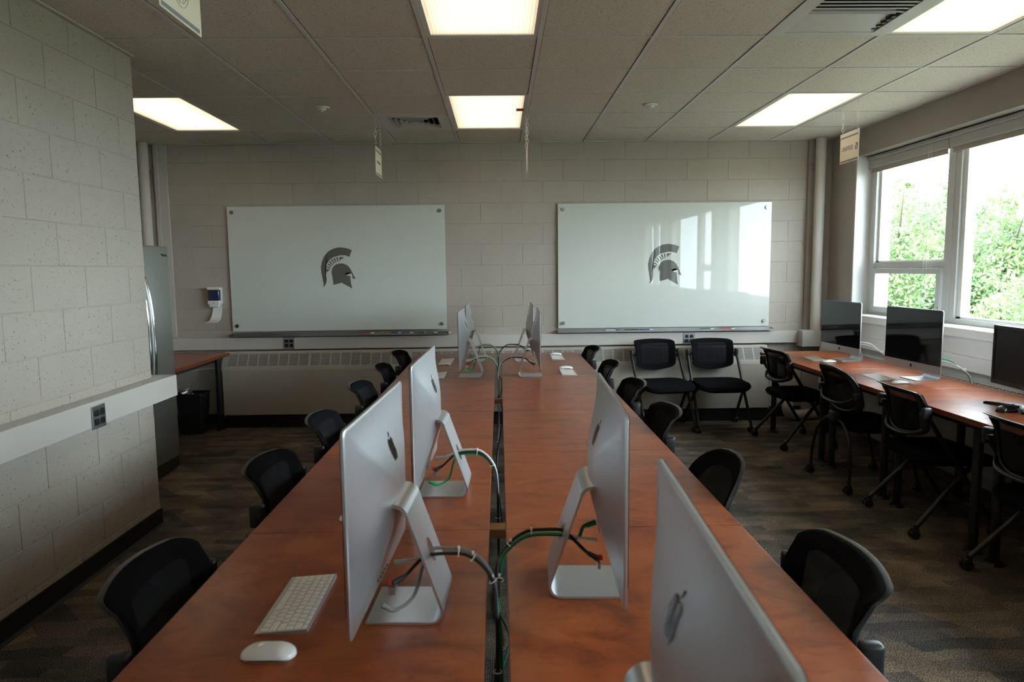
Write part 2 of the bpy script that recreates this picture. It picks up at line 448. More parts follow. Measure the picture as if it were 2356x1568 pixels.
for j in range(0, 16):
    y = rowy(j); xl = -3.1 if y > -2.78 else -1.70
    a = xl
    cuts = sorted(c for c, r in lamp_mid if r == j and (c+1)*TIL > xl)
    for c in cuts+[None]:
        e = c*TIL+.012 if c is not None else XR
        if e-a > .03: MB().box(a, e, y-.0085, y+.0085, CEIL+.0007, CEIL+.0052).obj('grid_bar', 'grid white', ceil)
        if c is not None: a = (c+1)*TIL-.012
MB().box(-3.1, XR, -.022, 0, CEIL-.001, CEIL+.006).obj('wall_angle', 'grid white', ceil)
MB().box(-1.70, -1.678, -9.8, -2.78, CEIL-.001, CEIL+.006).obj('wall_angle', 'grid white', ceil)
MB().box(XR-.022, XR, -9.8, 0, CEIL-.001, CEIL+.006).obj('wall_angle', 'grid white', ceil)

# ------------------------------------------------------------------ block walls
BL, BH = .4064, .2032
Z0 = 2.575-12*BH        # .1366 : lowest joint
block_cache = {}
def block_mesh(w, h):
    key = (round(w, 3), round(h, 3))
    if key not in block_cache:
        g = .0022
        block_cache[key] = MB().rbox(-w/2+g, w/2-g, 0, .014, -h/2+g, h/2-g, .0032, 2).mesh('block', 'painted block')
    return block_cache[key]
def lay(parent, a0, a1, phase0, place, zmin=0, zmax=CEIL, skip=None):
    """rows of blocks between a0 and a1 along the wall"""
    k = -1
    while True:
        z0 = Z0+k*BH; z1 = z0+BH
        if z0 >= zmax-.01: break
        zz0 = max(z0, zmin); zz1 = min(z1, zmax)
        row = k; k += 1
        if zz1-zz0 < .02: continue
        ph = phase0+(BL/2 if row % 2 else 0)
        n0 = math.floor((a0-ph)/BL)
        x = ph+n0*BL
        while x < a1-.01:
            xa = max(x, a0); xb = min(x+BL, a1); x += BL
            if xb-xa < .03: continue
            if skip and skip(xa, xb, zz0, zz1): continue
            place(parent, (xa+xb)/2, (zz0+zz1)/2, block_mesh(xb-xa, zz1-zz0))
# back wall
wb = struct('wall_back', MB().box(-3.3, 3.95, .0035, .25, -.1, CEIL+.2), 'mortar')
# rows: top row (2.575..2.743) has joints at -.002 + k BL
lay(wb, -3.1, 3.43, -.002, lambda p, a, z, me: share('block', me, p, (a, .0, z)), zmin=.1,
    skip=lambda xa, xb, z0, z1: xa > -2.33 and xb < 3.0 and z1 < .66)
# nearest piece of wall on the left, facing +x, ends at y=-2.78
wl = struct('wall_left', MB().box(-3.3, -1.7035, -10.0, -2.7835, -.1, CEIL+.2), 'mortar')
def place_left(p, a, z, me): share('block', me, p, (-1.70, a, z), (0, 0, PI/2))
# faces +x: block front (local -y) must look to +x
lay(wl, -5.8, -2.78, -2.959, place_left, zmin=.1)
lay(wl, -1.95, -1.70, -1.70, lambda p, a, z, me: share('block', me, p, (a, -2.78, z), (0, 0, PI)), zmin=.1)
MB().box(-1.712, -1.7, -10, -5.8, .1, CEIL).obj('plain_stretch', 'painted block', wl)
struct('wall_alcove', MB().box(-3.3, -3.1, -2.8, .1, -.1, CEIL+.2), 'wall paint')
wr_rear = struct('wall_rear', MB().box(-3.3, 3.95, -10.2, -9.8, -.1, CEIL+.2), 'painted block')
# baseboards
struct('baseboard_left', MB().box(-1.70, -1.690, -9.8, -2.775, 0, .102).prism([(-1.690, 0), (-1.678, 0), (-1.690, .014)], 1, -9.8, -2.77).box(-1.95, -1.7005, -2.779, -2.768, 0, .102), 'rubber base')
struct('baseboard_back', MB().box(-3.1, -2.33, -.012, 0, 0, .102).box(3.03, 3.43, -.012, 0, 0, .102), 'rubber base')

# ------------------------------------------------------------------ window wall (right)
FR = 3.80    # face of the window frames
ZS, ZH = 1.075, 2.505       # sill, underside of the bulkhead
WINS = [(-.50, -3.62), (-3.90, -7.02), (-7.3, -9.6)]   # openings along y
wr = MB()
wr.box(XR, 4.0, -10.2, .25, -.1, ZS-.005)            # below the sill
wr.box(XR, 4.0, -.50, .25, ZS-.005, CEIL+.2)          # pier at the corner
wr.box(XR, 4.0, -10.2, -.50, 2.60, CEIL+.2)
for (a, b0), (c, d) in zip(WINS, WINS[1:]): wr.box(XR, 4.0, c, b0, ZS-.005, 2.60)
wr.box(XR, 4.0, -10.2, -9.6, ZS-.005, 2.60)
wr_o = struct('wall_right', wr, 'wall paint')
# bulkhead below the ceiling, its room-side shade put into a darker colour
struct('trim_5', MB().box(XR-.004, 3.90, -9.8, -.34, ZH, CEIL+.002), 'bulkhead shade')
# panel column in the corner, behind the pipe
struct('trim_4', MB().box(3.43, 3.50, -.035, 0, .0, CEIL).box(3.50, 3.66, -.018, 0, 0, CEIL), 'wall paint')
struct('trim_11', MB().box(XR+.001, FR+.01, -.508, -.4995, ZS, ZH+.1), 'jamb daylight')  # added jamb liner, its bright colour stands for window light falling there
# vertical bright corner bead at the jamb
struct('trim_6', MB().rbox(XR-.006, XR+.004, -.512, -.492, ZS, ZH, .003), 'cream metal')
sill = struct('trim_7', MB().rbox(3.60, FR+.01, -9.7, -.47, ZS-.066, ZS, .008, 3), 'cream metal')
def window(idx, ya, yb, first):
    w = struct('window_%d' % idx, MB().box(FR-.0, FR+.09, yb, ya, ZS, ZS+.04), 'window frame')   # bottom rail
    fr = MB()
    n = 2
    fr.box(FR+.0012, FR+.09, yb, ya, 2.42, 2.60)
    ym1, ym2 = ya-1.10, ya-1.25         # post between narrow and wide light
    fr.box(FR-.0006, FR+.09, ya-.11, ya, ZS+.0005, 2.5)          # jamb rail
    fr.rbox(FR-.012, FR+.09, ya-.115, ya-.085, ZS+.03, 2.5, .004)
    fr.box(FR-.0009, FR+.09, ym2, ym1, ZS+.0007, 2.5)
    fr.rbox(FR-.008, FR+.02, (ym1+ym2)/2-.012, (ym1+ym2)/2+.012, ZS+.02, 2.5, .003)
    fr.box(FR-.0006, FR+.09, yb, yb+.08, ZS+.0005, 2.5)
    fr.box(FR+.0009, FR+.089, ym1-.002, ya-.1, 1.492, 1.545)      # transom
    fr.obj('frame', 'window frame', w)
    # opening light below the transom
    s_ = MB(); a, b0 = ya-.115, ym1+.015
    s_.rbox(FR-.018, FR+.05, b0, a, 1.445, 1.491, .003).rbox(FR-.018, FR+.05, b0, a, ZS+.025, ZS+.075, .003)
    s_.box(FR-.0172, FR+.049, a-.045, a-.0006, ZS+.074, 1.446).box(FR-.0172, FR+.049, b0+.0006, b0+.045, ZS+.074, 1.446)
    so_ = s_.obj('sash', 'window frame', w)
    MB().tube([(FR-.02, a+.01, 1.20), (FR-.035, a+.03, 1.16), (FR-.03, a+.035, 1.08)], .005).obj('stay_arm', 'brushed steel', so_)
    MB().rbox(FR-.035, FR-.0185, b0-.006, b0+.010, 1.165, 1.195, .003).tube([(FR-.03, b0, 1.18), (FR-.04, b0+.02, 1.15), (FR-.04, b0+.05, 1.12)], .006).obj('latch', 'brushed steel', so_)
    for (p, q, z0, z1) in ((a-.03, b0+.03, ZS+.06, 1.46), (ya-.10, ym1+.0, 1.54, 2.45), (ym2+.0, yb+.07, ZS+.03, 2.45)):
        MB().box(FR+.045, FR+.049, q, p, z0, z1).obj('pane', 'window glass', w)
    # glazing bead, bright outer reveal
    bd = MB()
    for (p, q, z0, z1) in ((ya-.10, ym1, 1.545, 2.45), (ym2, yb+.07, ZS+.04, 2.45)):
        bd.box(FR+.02, FR+.09, p-.045, p, z0, z1).box(FR+.02, FR+.09, q, q+.012, z0, z1).box(FR+.02, FR+.09, q, p, z0, z0+.014)
    bd.obj('glazing_bead', 'white plastic', w)
    return w
for i, (a, b0) in enumerate(WINS): window(i+1, a, b0, i == 0)
# roller blinds, rolled up
def blind(y0, y1, label, first):
    t = thing('roller_blind', label, 'window blind', (3.80, (y0+y1)/2, 2.388), 0, 'rolled-up window blinds')
    L_ = (y0-y1)/2
    MB().prism([(-.032, 0), (-.002, 0), (-.002, .072), (-.036, .072), (-.036, .012)], 1, -L_, L_).obj('cassette', 'shade metal', t)
    MB().box(-.020, -.016, -L_+.03, L_-.03, -.030, .01).cyl((-.018, -L_+.03, -.032), (-.018, L_-.03, -.032), .006, n=10).obj('shade', 'shade fabric', t)
    MB().rbox(-.03, -.004, L_-.022, L_-.002, -.02, -.001, .003).obj('end_bracket', 'white plastic', t)
    return t
blind(-.505, -1.64, 'pale roller blind rolled up above the narrow far window light', True)
blind(-1.648, -3.75, 'pale roller blind rolled up above the wide window light, reaching the right frame edge', False)
struct('trim_8', MB().rbox(3.748, 3.79, -9.7, -.512, 2.462, 2.496, .006, 3), 'shade metal')
tag(MB().tube([(3.765, -1.40, 2.45), (3.765, -1.40, 1.28), (3.765, -1.418, 1.26), (3.765, -1.436, 1.28), (3.765, -1.436, 2.45)], .0022, n=5, sub=3).obj('blind_cord', 'cable white'),
    'thin white looped cord hanging beside the post of the far window', 'cord')

# wall panels and raceway under the sill
struct('trim_1', MB().box(3.635, 3.66, -9.8, -.05, .885, 1.01).rbox(3.60, 3.66, -9.8, -.16, .785, .885, .004), 'cream metal')
# raceway round the back wall and the near-left wall
struct('trim_2', MB().rbox(-3.08, 3.38, -.062, -.0, .757, .875, .003), 'cream metal')
struct('trim_3', MB().rbox(-1.70, -1.60, -9.8, -2.68, .777, .905, .003).rbox(-1.95, -1.7005, -2.779, -2.68, .777, .905, .003), 'cream metal')
struct('trim_9', MB().rbox(3.36, 3.66, -.16, 0, .725, .885, .004), 'cream metal')

# convector cover under the windows, with slots along its top
t = thing('window_convector', 'cream convector cover with a slotted top behind the window desks', 'heater', (3.57, -4.5, 0))
MB().box(-.055, .09, -4.9, 4.3, .15, .728).obj('cover', 'cream metal', t)
sl = MB()
for k in range(60):
    y = 4.1-k*.062
    for x in (-.035, -.015): sl.box(x, x+.008, y-.045, y, .728, .7295)
tag(sl.obj('slot', 'black void', t), None, None, None, 'stuff')

# convector heater along the back wall
t = thing('wall_heater', 'long cream convector heater with a sloping louvred top under the whiteboards', 'heater', (0, 0, 0))
prof_ = [(-.012, .12), (-.25, .13), (-.25, .600), (-.235, .612), (-.232, .612), (-.232, .14), (-.012, .14)]
mb = MB()
X0, X1 = -2.33, 3.03
mb.box(X0, X1, -.20, -.19, .13, .570)
mb.prism([(-.20, .570), (-.19, .570), (-.182, .596), (-.193, .600)], 0, X0, X1)
mb.prism([(0, .742), (-.108, .742), (-.119, .728), (-.112, .722), (0, .73)], 0, X0, X1)
mb.prism([(0, .12), (-.20, .12), (-.20, .575), (-.193, .600), (-.114, .738), (0, .742)], 0, X0, X0+.008)
mb.prism([(0, .12), (-.20, .12), (-.20, .575), (-.193, .600), (-.114, .738), (0, .742)], 0, X1-.008, X1)
# sloping face direction
s0 = Vector((0, -.193, .600)); s1 = Vector((0, -.117, .731)); sdv = (s1-s0); sn = Vector((0, -sdv.z, sdv.y)).normalized()
def slope(x0, x1, a, b0, d0=0, d1=.004, m=mb):
    p = [s0+sdv*a, s0+sdv*b0]
    vs = []
    for d in (-d0, -d1):
        for q, x in ((p[0], x0), (p[0], x1), (p[1], x1), (p[1], x0)): vs.append((x, q.y-sn.y*(-d), q.z-sn.z*(-d)))
    m.add(vs, [(0,1,2,3), (7,6,5,4), (0,4,5,1), (1,5,6,2), (2,6,7,3), (3,7,4,0)])
slope(X0, X1, 0, .06); slope(X0, X1, .94, 1.0)
opens = []
x = -2.275; cnt = 0
while x < 2.95:
    opens.append((x, x+.088)); cnt += 1
    x += .0985
    if cnt == 8: x += .012
    if cnt == 17: cnt = 0; x += .10
last = X0
for a, b0 in opens: slope(last, a, 0, 1); last = b0
slope(last, X1, 0, 1)
mb.obj('cover', 'heater metal', t)
g = MB()
for k in range(11): slope(0, .088, .075+k*.08, .075+k*.08+.05, .001, .004, g)
gm_ = g.mesh('grille', 'heater louver')
for a, b0 in opens: share('grille', gm_, t, (a, 0, 0))
MB().prism([(-.186, .58), (-.108, .718), (-.100, .712), (-.180, .574)], 0, X0+.01, X1-.01).obj('back_plate', 'black void', t)
MB().box(X0, X1, -.185, -.175, 0, .13).obj('kick_plate', 'rubber base', t)

# vertical pipes in the two far corners
def pipe(x, y, r, label, loc_clamp):
    t = thing('heating_pipe', label, 'pipe', (x, y, 0), 0, 'painted corner pipes')
    mb = MB(); rs = []
    pts = [(0, 0, .88 if x > 0 else .0)]
    z = pts[0][2]
    mb.cyl((0, 0, z), (0, 0, 1.33), r*1.02, n=20); mb.cyl((0, 0, 1.325), (0, 0, 1.36), r*1.02, r*.96, n=20); mb.cyl((0, 0, 1.36), (0, 0, CEIL), r, n=20)
    mb.obj('jacket', 'insulation white', t)
    MB().box(-r-.035, r+.035, .02, .05, loc_clamp-.02, loc_clamp-.014).box(-r-.035, r+.035, .02, .05, loc_clamp+.014, loc_clamp+.02).box(-.01, .01, .03, -y-.04, loc_clamp-.02, loc_clamp+.02).obj('bracket', 'brushed steel', t)
    return t
pipe(3.50, -.12, .047, 'white wrapped vertical pipe in the right corner beside the window', 2.49)
pipe(-2.975, -.15, .045, 'vertical painted pipe in the left corner above the refrigerator', 2.48)
struct('trim_10', MB().rbox(-2.90, -2.82, -.02, 0, .88, CEIL, .004).rbox(-2.94, -2.90, -.035, 0, .88, CEIL, .004), 'cream metal')
t = tag(MB().tube([(-3.05, -.06, .545), (-2.7, -.06, .548), (-2.55, -.06, .566), (-2.34, -.06, .568)], .014, n=12).obj('conduit_pipe', 'insulation white'),
        'thin white pipe running along the wall below the corner desk', 'pipe')
t = thing('pipe_elbow', 'white insulated pipe elbow near the floor under the far window desk', 'pipe', (3.22, -.25, 0))
MB().tube([(.16, .15, .26), (.0, .0, .22), (-.03, -.01, .12), (.05, .03, .06), (.3, .1, .05)], .05, n=14).obj('insulation', 'insulation white', t)
MB().tube([(.3, .1, .05), (.40, .12, .05)], .022, n=10, smooth_path=False).obj('joint', 'dark steel', t)

# ------------------------------------------------------------------ ceiling lights, vents, detectors
names = {(0, 1): 'square-looking ceiling light with a red tape mark at its edge, centre far', (4, 1): 'ceiling light panel near the window, behind the airline-named sign',
         (-4, 1): 'ceiling light panel on the left, partly hidden by the block wall', (0, 5): 'nearest ceiling light panel above the middle of the tables',
         (4, 5): 'ceiling light panel at the top right beside the large vent', (0, 9): 'ceiling light panel over the middle, behind the viewer',
         (4, 9): 'ceiling light panel by the windows, behind the viewer'}
names[(4, 1)] = 'far ceiling light panel nearest the windows, beside the UNITED sign'
lamp0 = None
for (c, r) in LIGHTS:
    x = (c+.5)*TIL; y = rowy(r+1)
    if lamp0 is None:
        t = thing('ceiling_light', names[(c, r)], 'ceiling light', (x, y, CEIL), 0, 'fluorescent ceiling panels'); lamp0 = t
        w, h = TIL/2-.012, TIL-.010
        f = MB(); e = .022
        f.box(-w, w, -h, -h+e, .004, .014).box(-w, w, h-e, h, .004, .014).box(-w, -w+e, -h, h, .004, .014).box(w-e, w, -h, h, .004, .014)
        f.box(-w, w, -h, h, .075, .08)
        f.box(-w, -w+.003, -h, h, .004, .08).box(w-.003, w, -h, h, .004, .08).box(-w, w, -h, -h+.003, .004, .08).box(-w, w, h-.003, h, .004, .08)
        f.obj('frame', 'diffuser frame', t)
        MB().box(-w+e, w-e, -h+e, h-e, .010, .012).obj('diffuser', 'lamp diffuser', t)
    else:
        dup(lamp0, (x, y, CEIL), 0, names[(c, r)])
tag(MB().box(.525, .585, -1.43, -1.34, CEIL+.0022, CEIL+.0032).obj('tape_mark', 'red tape'), 'small strip of red tape stuck to the edge of the far centre ceiling light', 'tape')

# small four-way diffuser
t = thing('air_vent', 'square louvred air vent with nested vanes left of the far centre light', 'air vent', (-.5*TIL, rowy(1.5), CEIL))
MB().box(-.29, .29, -.292, -.2051, .0, .006).box(-.29, .29, .2051, .292, .0, .006).box(-.29, -.205, -.205, .205, 0, .006).box(.205, .29, -.205, .205, 0, .006).obj('face_plate', 'grid white', t)
for k in range(5):
    a = .205-k*.042; b0 = a-.020
    v = [(-a,-a,.0),(a,-a,.0),(a,a,.0),(-a,a,.0),(-b0,-b0,.026),(b0,-b0,.026),(b0,b0,.026),(-b0,b0,.026)]
    MB().add(v, [(0,1,5,4),(1,2,6,5),(2,3,7,6),(3,0,4,7)]).obj('vane', 'grid white', t)
MB().box(-.24, .24, -.24, .24, .07, .075).obj('duct', 'black void', t)
# large return vent (top right)
t = thing('large_air_vent', 'large air vent with dark open slats and a blank half, beside the top right light', 'air vent', (3.5*TIL, rowy(5.5), CEIL))
fp = MB(); a = .293
fp.box(-a, -.235, -a, a, 0, .006).box(.235, a, -a, a, 0, .006).box(-.2349, .2349, .25, a, 0.0003, .006).box(-.2349, .2349, -a, -.255, 0.0003, .006)
fp.obj('face_plate', 'grid white', t)
MB().add([(-.235, .25, .004), (.235, .25, .004), (.205, -.01, .03), (-.225, -.01, .03)], [(0, 1, 2, 3)]).box(-.225, .205, -.012, -.008, .004, .03).obj('blank_panel', 'grid white', t)
for k in range(6):
    y = -.035-k*.042
    MB().box(-.235, .235, y-.004, y+.004, .003, .008).obj('slat', 'grid white', t)
for k in range(5):
    y = .215-k*.045
    MB().prism([(.235, y+.022), (.235, y-.022), (.205, y)], 2, .004, .03).obj('corner_tooth', 'dark steel', t)
MB().box(-.28, .28, -.28, .28, .085, .09).obj('duct', 'black void', t)
# smoke detectors
sd0 = None
for (x, y, lab) in ((-.936, -1.52, 'round white smoke detector on the ceiling left of the far centre light'), (1.538, -1.53, 'round white smoke detector on the ceiling right of the far centre light')):
    if not sd0:
        t = sd0 = thing('smoke_detector', lab, 'smoke detector', (x, y, CEIL+.002), 0, 'ceiling smoke detectors')
        MB().cyl((0, 0, 0), (0, 0, -.010), .055, .05, n=24).obj('base', 'white plastic', t)
        MB().cyl((0, 0, -.010), (0, 0, -.026), .032, .026, n=20).cyl((0, 0, -.026), (0, 0, -.034), .010, .008, n=12).obj('head', 'white plastic', t)
    else: dup(sd0, (x, y, CEIL+.002), 0, lab)

# ------------------------------------------------------------------ whiteboards with the helmet print
CREST = [(1308,573),(1260,556),(1200,546),(1150,551),(1100,568),(1060,595),(1025,640),(1005,685),(993,740),(997,790),(1010,835),(1020,880),(1018,907),(1000,930),
         (1020,921),(1036,900),(1045,872),(1047,840),(1038,800),(1035,765),(1042,730),(1058,700),(1085,665),(1120,640),(1160,626),(1200,622),(1245,626),(1282,639)]
RAYS = [[(1181,640),(1232,640),(1205,653),(1191,667),(1183,685)], [(1150,643),(1167,641),(1170,688),(1162,688)], [(1121,652),(1137,647),(1151,690),(1143,693)],
        [(1098,667),(1110,659),(1134,700),(1126,705)], [(1076,687),(1086,677),(1115,712),(1107,718)], [(1062,711),(1070,699),(1103,725),(1097,733)],
        [(1053,738),(1059,724),(1090,744),(1084,752)], [(1049,752),(1086,760),(1066,772),(1052,790)]]
HEAD = [(1113,910),(1195,888),(1300,946),(1290,900),(1284,850),(1283,822),(1265,822),(1243,813),(1230,802),(1250,790),(1275,787),(1294,798),(1303,820),(1305,848),
        (1338,853),(1318,818),(1300,780),(1282,745),(1255,718),(1220,703),(1185,701),(1150,708),(1120,728),(1103,755),(1098,790),(1105,830),(1115,870)]
def flat_poly(mb, pts, y, th=.0006):
    bm = bmesh.new(); vs = [bm.verts.new((p[0], y, p[1])) for p in pts]; f = bm.faces.new(vs)
    bmesh.ops.triangulate(bm, faces=[f], ngon_method='EAR_CLIP')
    mb.frombm(bm)
def whiteboard(x0, x1, z0, z1, hx, hz, label):
    t = thing('whiteboard', label, 'whiteboard', ((x0+x1)/2, 0, z0), 0, 'glass whiteboards')
    w = (x1-x0)/2; h = z1-z0
    MB().rbox(-w, w, -.034, -.028, 0, h, .0015, 1).obj('glass_panel', 'glass board', t)
    e = MB()
    for poly in [CREST, HEAD]+RAYS:
        flat_poly(e, [((u-993)*.00098+hx-(x0+x1)/2, hz-(v-546)*.00101-z0) for u, v in poly], -.0346)
    tag(e.obj('helmet_emblem', 'helmet grey', t), 'grey frosted plumed helmet emblem')
    for sx in (-1, 1):
        for z in (.055, h-.055):
            MB().cyl((sx*(w-.05), -.0, z), (sx*(w-.05), -.045, z), .014, n=18).cyl((sx*(w-.05), -.045, z), (sx*(w-.05), -.050, z), .019, .017, n=20).obj('standoff', 'brushed steel', t)
    return t
whiteboard(-2.262, -.148, .935, 2.150, -1.372, 1.750, 'left glass whiteboard with a darker grey helmet emblem, above the far left of the heater')
whiteboard(.959, 3.071, .925, 2.150, 1.852, 1.751, 'right glass whiteboard reflecting the windows, nearest the window corner')
def tray(x0, x1, label):
    t = thing('marker_tray', label, 'marker tray', ((x0+x1)/2, 0, .888), 0, 'whiteboard marker trays')
    w = (x1-x0)/2
    MB().prism([(-.004, 0), (-.10, 0), (-.10, .018), (-.097, .018), (-.097, .004), (-.007, .004), (-.007, .03), (-.004, .03)], 0, -w, w).obj('channel', 'brushed steel', t)
    MB().box(w-.001, w+.003, -.102, 0, -.002, .022).box(-w-.003, -w+.001, -.102, 0, -.002, .022).obj('end_cap', 'dark steel' if x0 < 0 else 'brushed steel', t)
tray(-2.27, -.135, 'thin metal marker tray under the left whiteboard')
tray(.955, 3.10, 'thin metal marker tray under the right whiteboard')
def marker(x, y, L_, body, cap, label, angle=0):
    t = thing('marker_pen', label, 'marker', (x, y, .902), angle, 'whiteboard markers on the trays')
    MB().cyl((-L_/2, 0, 0), (L_/2-.035, 0, 0), .0085, n=12).obj('barrel', body, t)
    MB().cyl((L_/2-.035, 0, 0), (L_/2, 0, 0), .0095, .008, n=12).obj('cap', cap, t)
marker(-.93, -.05, .13, 'marker red', 'white plastic', 'red marker pen on the left tray')
marker(-.66, -.05, .13, 'marker blue', 'white plastic', 'dark blue marker on the left tray, right of the eraser')
marker(-.54, -.06, .12, 'marker blue', 'white plastic', 'dark blue marker on the left tray, touching the first green one', .05)
marker(-.40, -.05, .13, 'marker green', 'white plastic', 'green marker on the left tray, first from the left of the green ones')
marker(-.30, -.07, .12, 'marker green', 'white plastic', 'green marker on the left tray, second of the green ones', -.04)
marker(-.17, -.05, .13, 'marker green', 'white plastic', 'green marker at the right end of the left tray')
marker(1.50, -.05, .13, 'white plastic', 'marker blue', 'white marker pen with dark cap, first on the right tray')
marker(1.69, -.05, .14, 'black plastic', 'black plastic', 'black marker pen on the right tray')
marker(1.84, -.05, .13, 'marker blue', 'white plastic', 'blue marker pen on the right tray')
marker(2.45, -.05, .13, 'marker green', 'white plastic', 'green marker pen on the right tray')
marker(2.66, -.05, .13, 'marker red', 'white plastic', 'red marker pen on the right tray')
tag(MB().rbox(-.82, -.70, -.075, -.03, .892, .918, .004).obj('board_eraser', 'eraser felt'), 'tan felt eraser lying on the left marker tray', 'eraser')

# outlets
ou0 = None
def outlet(loc, rz, label):
    global ou0
    if ou0: return dup(ou0, loc, rz, label)
    t = ou0 = thing('power_outlet', label, 'power outlet', loc, rz, 'double power outlets')
    MB().rbox(-.057, .057, -.006, .0, -.057, .057, .003).obj('plate', 'outlet steel', t)
    for sx in (-1, 1):
        for sz in (-1, 1):
            o = MB().rbox(sx*.024-.0165, sx*.024+.0165, -.010, -.004, sz*.022-.015, sz*.022+.015, .006, 3).obj('socket', 'black plastic', t)
    return t
outlet((-1.705, -.062, .816), 0, 'double outlet with black sockets under the left whiteboard tray')
outlet((2.262, -.062, .814), 0, 'bright double outlet half hidden behind the two folding chairs')
outlet((-1.60, -3.52, .826), PI/2, 'double outlet on the raceway of the near left block wall')

# soap dispenser
t = thing('soap_dispenser', 'white wall soap dispenser with a blue window and drip tray', 'soap dispenser', (-2.41, 0, 1.03))
MB().rbox(-.062, .062, -.10, 0, .318, .345, .01, 3).rbox(-.058, .058, -.10, 0, .18, .215, .008, 3).rbox(-.058, .058, -.05, 0, .2, .33, .006).obj('housing', 'white plastic', t)
MB().rbox(-.055, .055, -.098, -.045, .212, .32, .012, 3).obj('reservoir', 'sanitizer blue', t)
MB().rbox(-.052, .052, -.09, -.0, .15, .185, .012, 3).obj('nozzle_block', 'white plastic', t)
mb = MB(); rg = []
for k in range(9):
    a = k/8*PI/2; y = -.02-.10*(1-math.cos(a)); z = .17-.155*math.sin(a) if k < 8 else .012
    rg.append([(-.035-.02*(k/8), y-.004, z), (.05, y-.004, z), (.05, y+.004, z), (-.035-.02*(k/8), y+.004, z)])
rg.append([(-.075, -.14, .010), (.05, -.14, .010), (.05, -.14, .004), (-.075, -.14, .004)])
mb.rings(rg, smooth=False).obj('drip_tray', 'white plastic', t)
MB().box(-.004, .004, -.101, -.099, .19, .2).obj('indicator', 'red plastic', t)

# ------------------------------------------------------------------ hanging signs
link_me = MB().tube([(0.0095*math.cos(a), 0, .0185*math.sin(a)) for a in [2*PI*k/12 for k in range(12)]], .0019, n=5, closed=True, sub=1, smooth_path=False).mesh('chain_link', 'chain plastic')
def text_mesh(s, size, material, name, parent, loc, rot, ext=.0004):
    c = bpy.data.curves.new(name+'_src', 'FONT'); c.body = s; c.size = size; c.extrude = ext; c.align_x = 'CENTER'; c.align_y = 'CENTER'
    c.space_character = 1.08
    o = bpy.data.objects.new('tmp', c); COL.objects.link(o)
    dg = bpy.context.evaluated_depsgraph_get(); me = bpy.data.meshes.new_from_object(o.evaluated_get(dg)); bpy.data.objects.remove(o)
    me.name = name; me.materials.clear(); me.materials.append(MATS[material])
    r = bpy.data.objects.new(name, me); COL.objects.link(r); r.parent = parent; r.location = loc; r.rotation_euler = rot
    return r
def sign(x, yc, zt, label, kind, tilt=0, rz=0):
    """sheet hanging in the y-z plane; print on its -x face"""
    t = thing('hanging_sign', label, 'sign', (x, yc, zt), rz, 'signs on chains from the ceiling')
    w, h = .1425, .222
    mt = 'paper cream' if kind != 'plain' else 'paper white'
    MB().rbox(-.0012, .0012, -w, w, -h, 0, .0005, 1).obj('sheet', mt, t)
    MB().box(-.0022, -.0012, -w, w, -.018, 0).box(-.0022, .0022, -w, w, 0, .004).obj('clear_holder', 'chain plastic', t)
    for (z0, z1) in ((-.036, -.024), (-h+.006, -h+.02)):
        MB().box(-.0018, -.0014, -w+.014, w-.008, z0, z1).obj('border', 'print grey', t)
    if kind == 'united':
        text_mesh('UNITED', .046, 'print navy', 'lettering', t, (-.002, .028, -.118), (PI/2, 0, -PI/2))
        g = MB(); g.box(-.0019, -.0015, -w+.014, -w+.052, -.142, -.094); g.obj('globe_emblem', 'print navy', t)
        g = MB()
        for k in range(4):
            pts = [(-.0022, -w+.016+.034*s_, -.140+.044*(s_**(.5+.5*k))) for s_ in (0, .25, .5, .75, 1)]
            g.tube(pts, .0007, n=4, sub=2)
        g.obj('globe_line', 'paper cream', t)
    elif kind == 'word':
        g = MB(); pts = [(-.002, .085-k*.0055, -.115+.014*math.sin(k*1.35)*(1.2 if k % 7 == 0 else .8)) for k in range(30)]
        g.tube(pts, .0016, n=5, sub=2); g.obj('script_lettering', 'print grey', t)
    elif kind == 'seal':
        g = MB()
        for q, rr in ((.062, .055), (.05, .043), (.03, .027)):
            g.tube([(-.002, rr*math.cos(a), -.115+q*math.sin(a)) for a in [2*PI*k/20 for k in range(20)]], .0009, n=4, closed=True, sub=1, smooth_path=False)
        for k in range(12):
            a = 2*PI*k/12; g.tube([(-.002, 0.027*math.cos(a), -.115+.03*math.sin(a)), (-.002, .043*math.cos(a+.2), -.115+.05*math.sin(a+.2))], .0007, n=4, smooth_path=False)
        g.obj('seal_emblem', 'print faint', t)
    top = CEIL-zt
    for sy in (-1, 1):
        y = sy*(w-.03)
        ch = MB()
        ch.tube([(0, y, -.010), (-.004, y, .002), (0, y, .014), (.005, y, .02)], .0014, n=5).obj('hook', 'brushed steel', t)
        n = int((top-.035)/.031)
        for k in range(n+1):
            z = .034+(top-.045)*k/n
            share('chain_link', link_me, t, (0, y, z), (0, 0, PI/2 if k % 2 else 0))
    return t
sign(-.60, -1.08, 2.512, 'cream sign with a faint script word hanging above the far left tables', 'word', rz=PI)
sign(3.06, -1.545, 2.528, 'cream hanging sign reading UNITED in front of the windows', 'united')
sign(.618, -1.08, 2.512, 'cream sign seen edge-on, hanging just right of the far centre light', 'plain')
sign(-.595, -4.645, 2.515, 'cream hanging sign with a round seal, cut off by the top picture edge', 'seal', rz=PI)

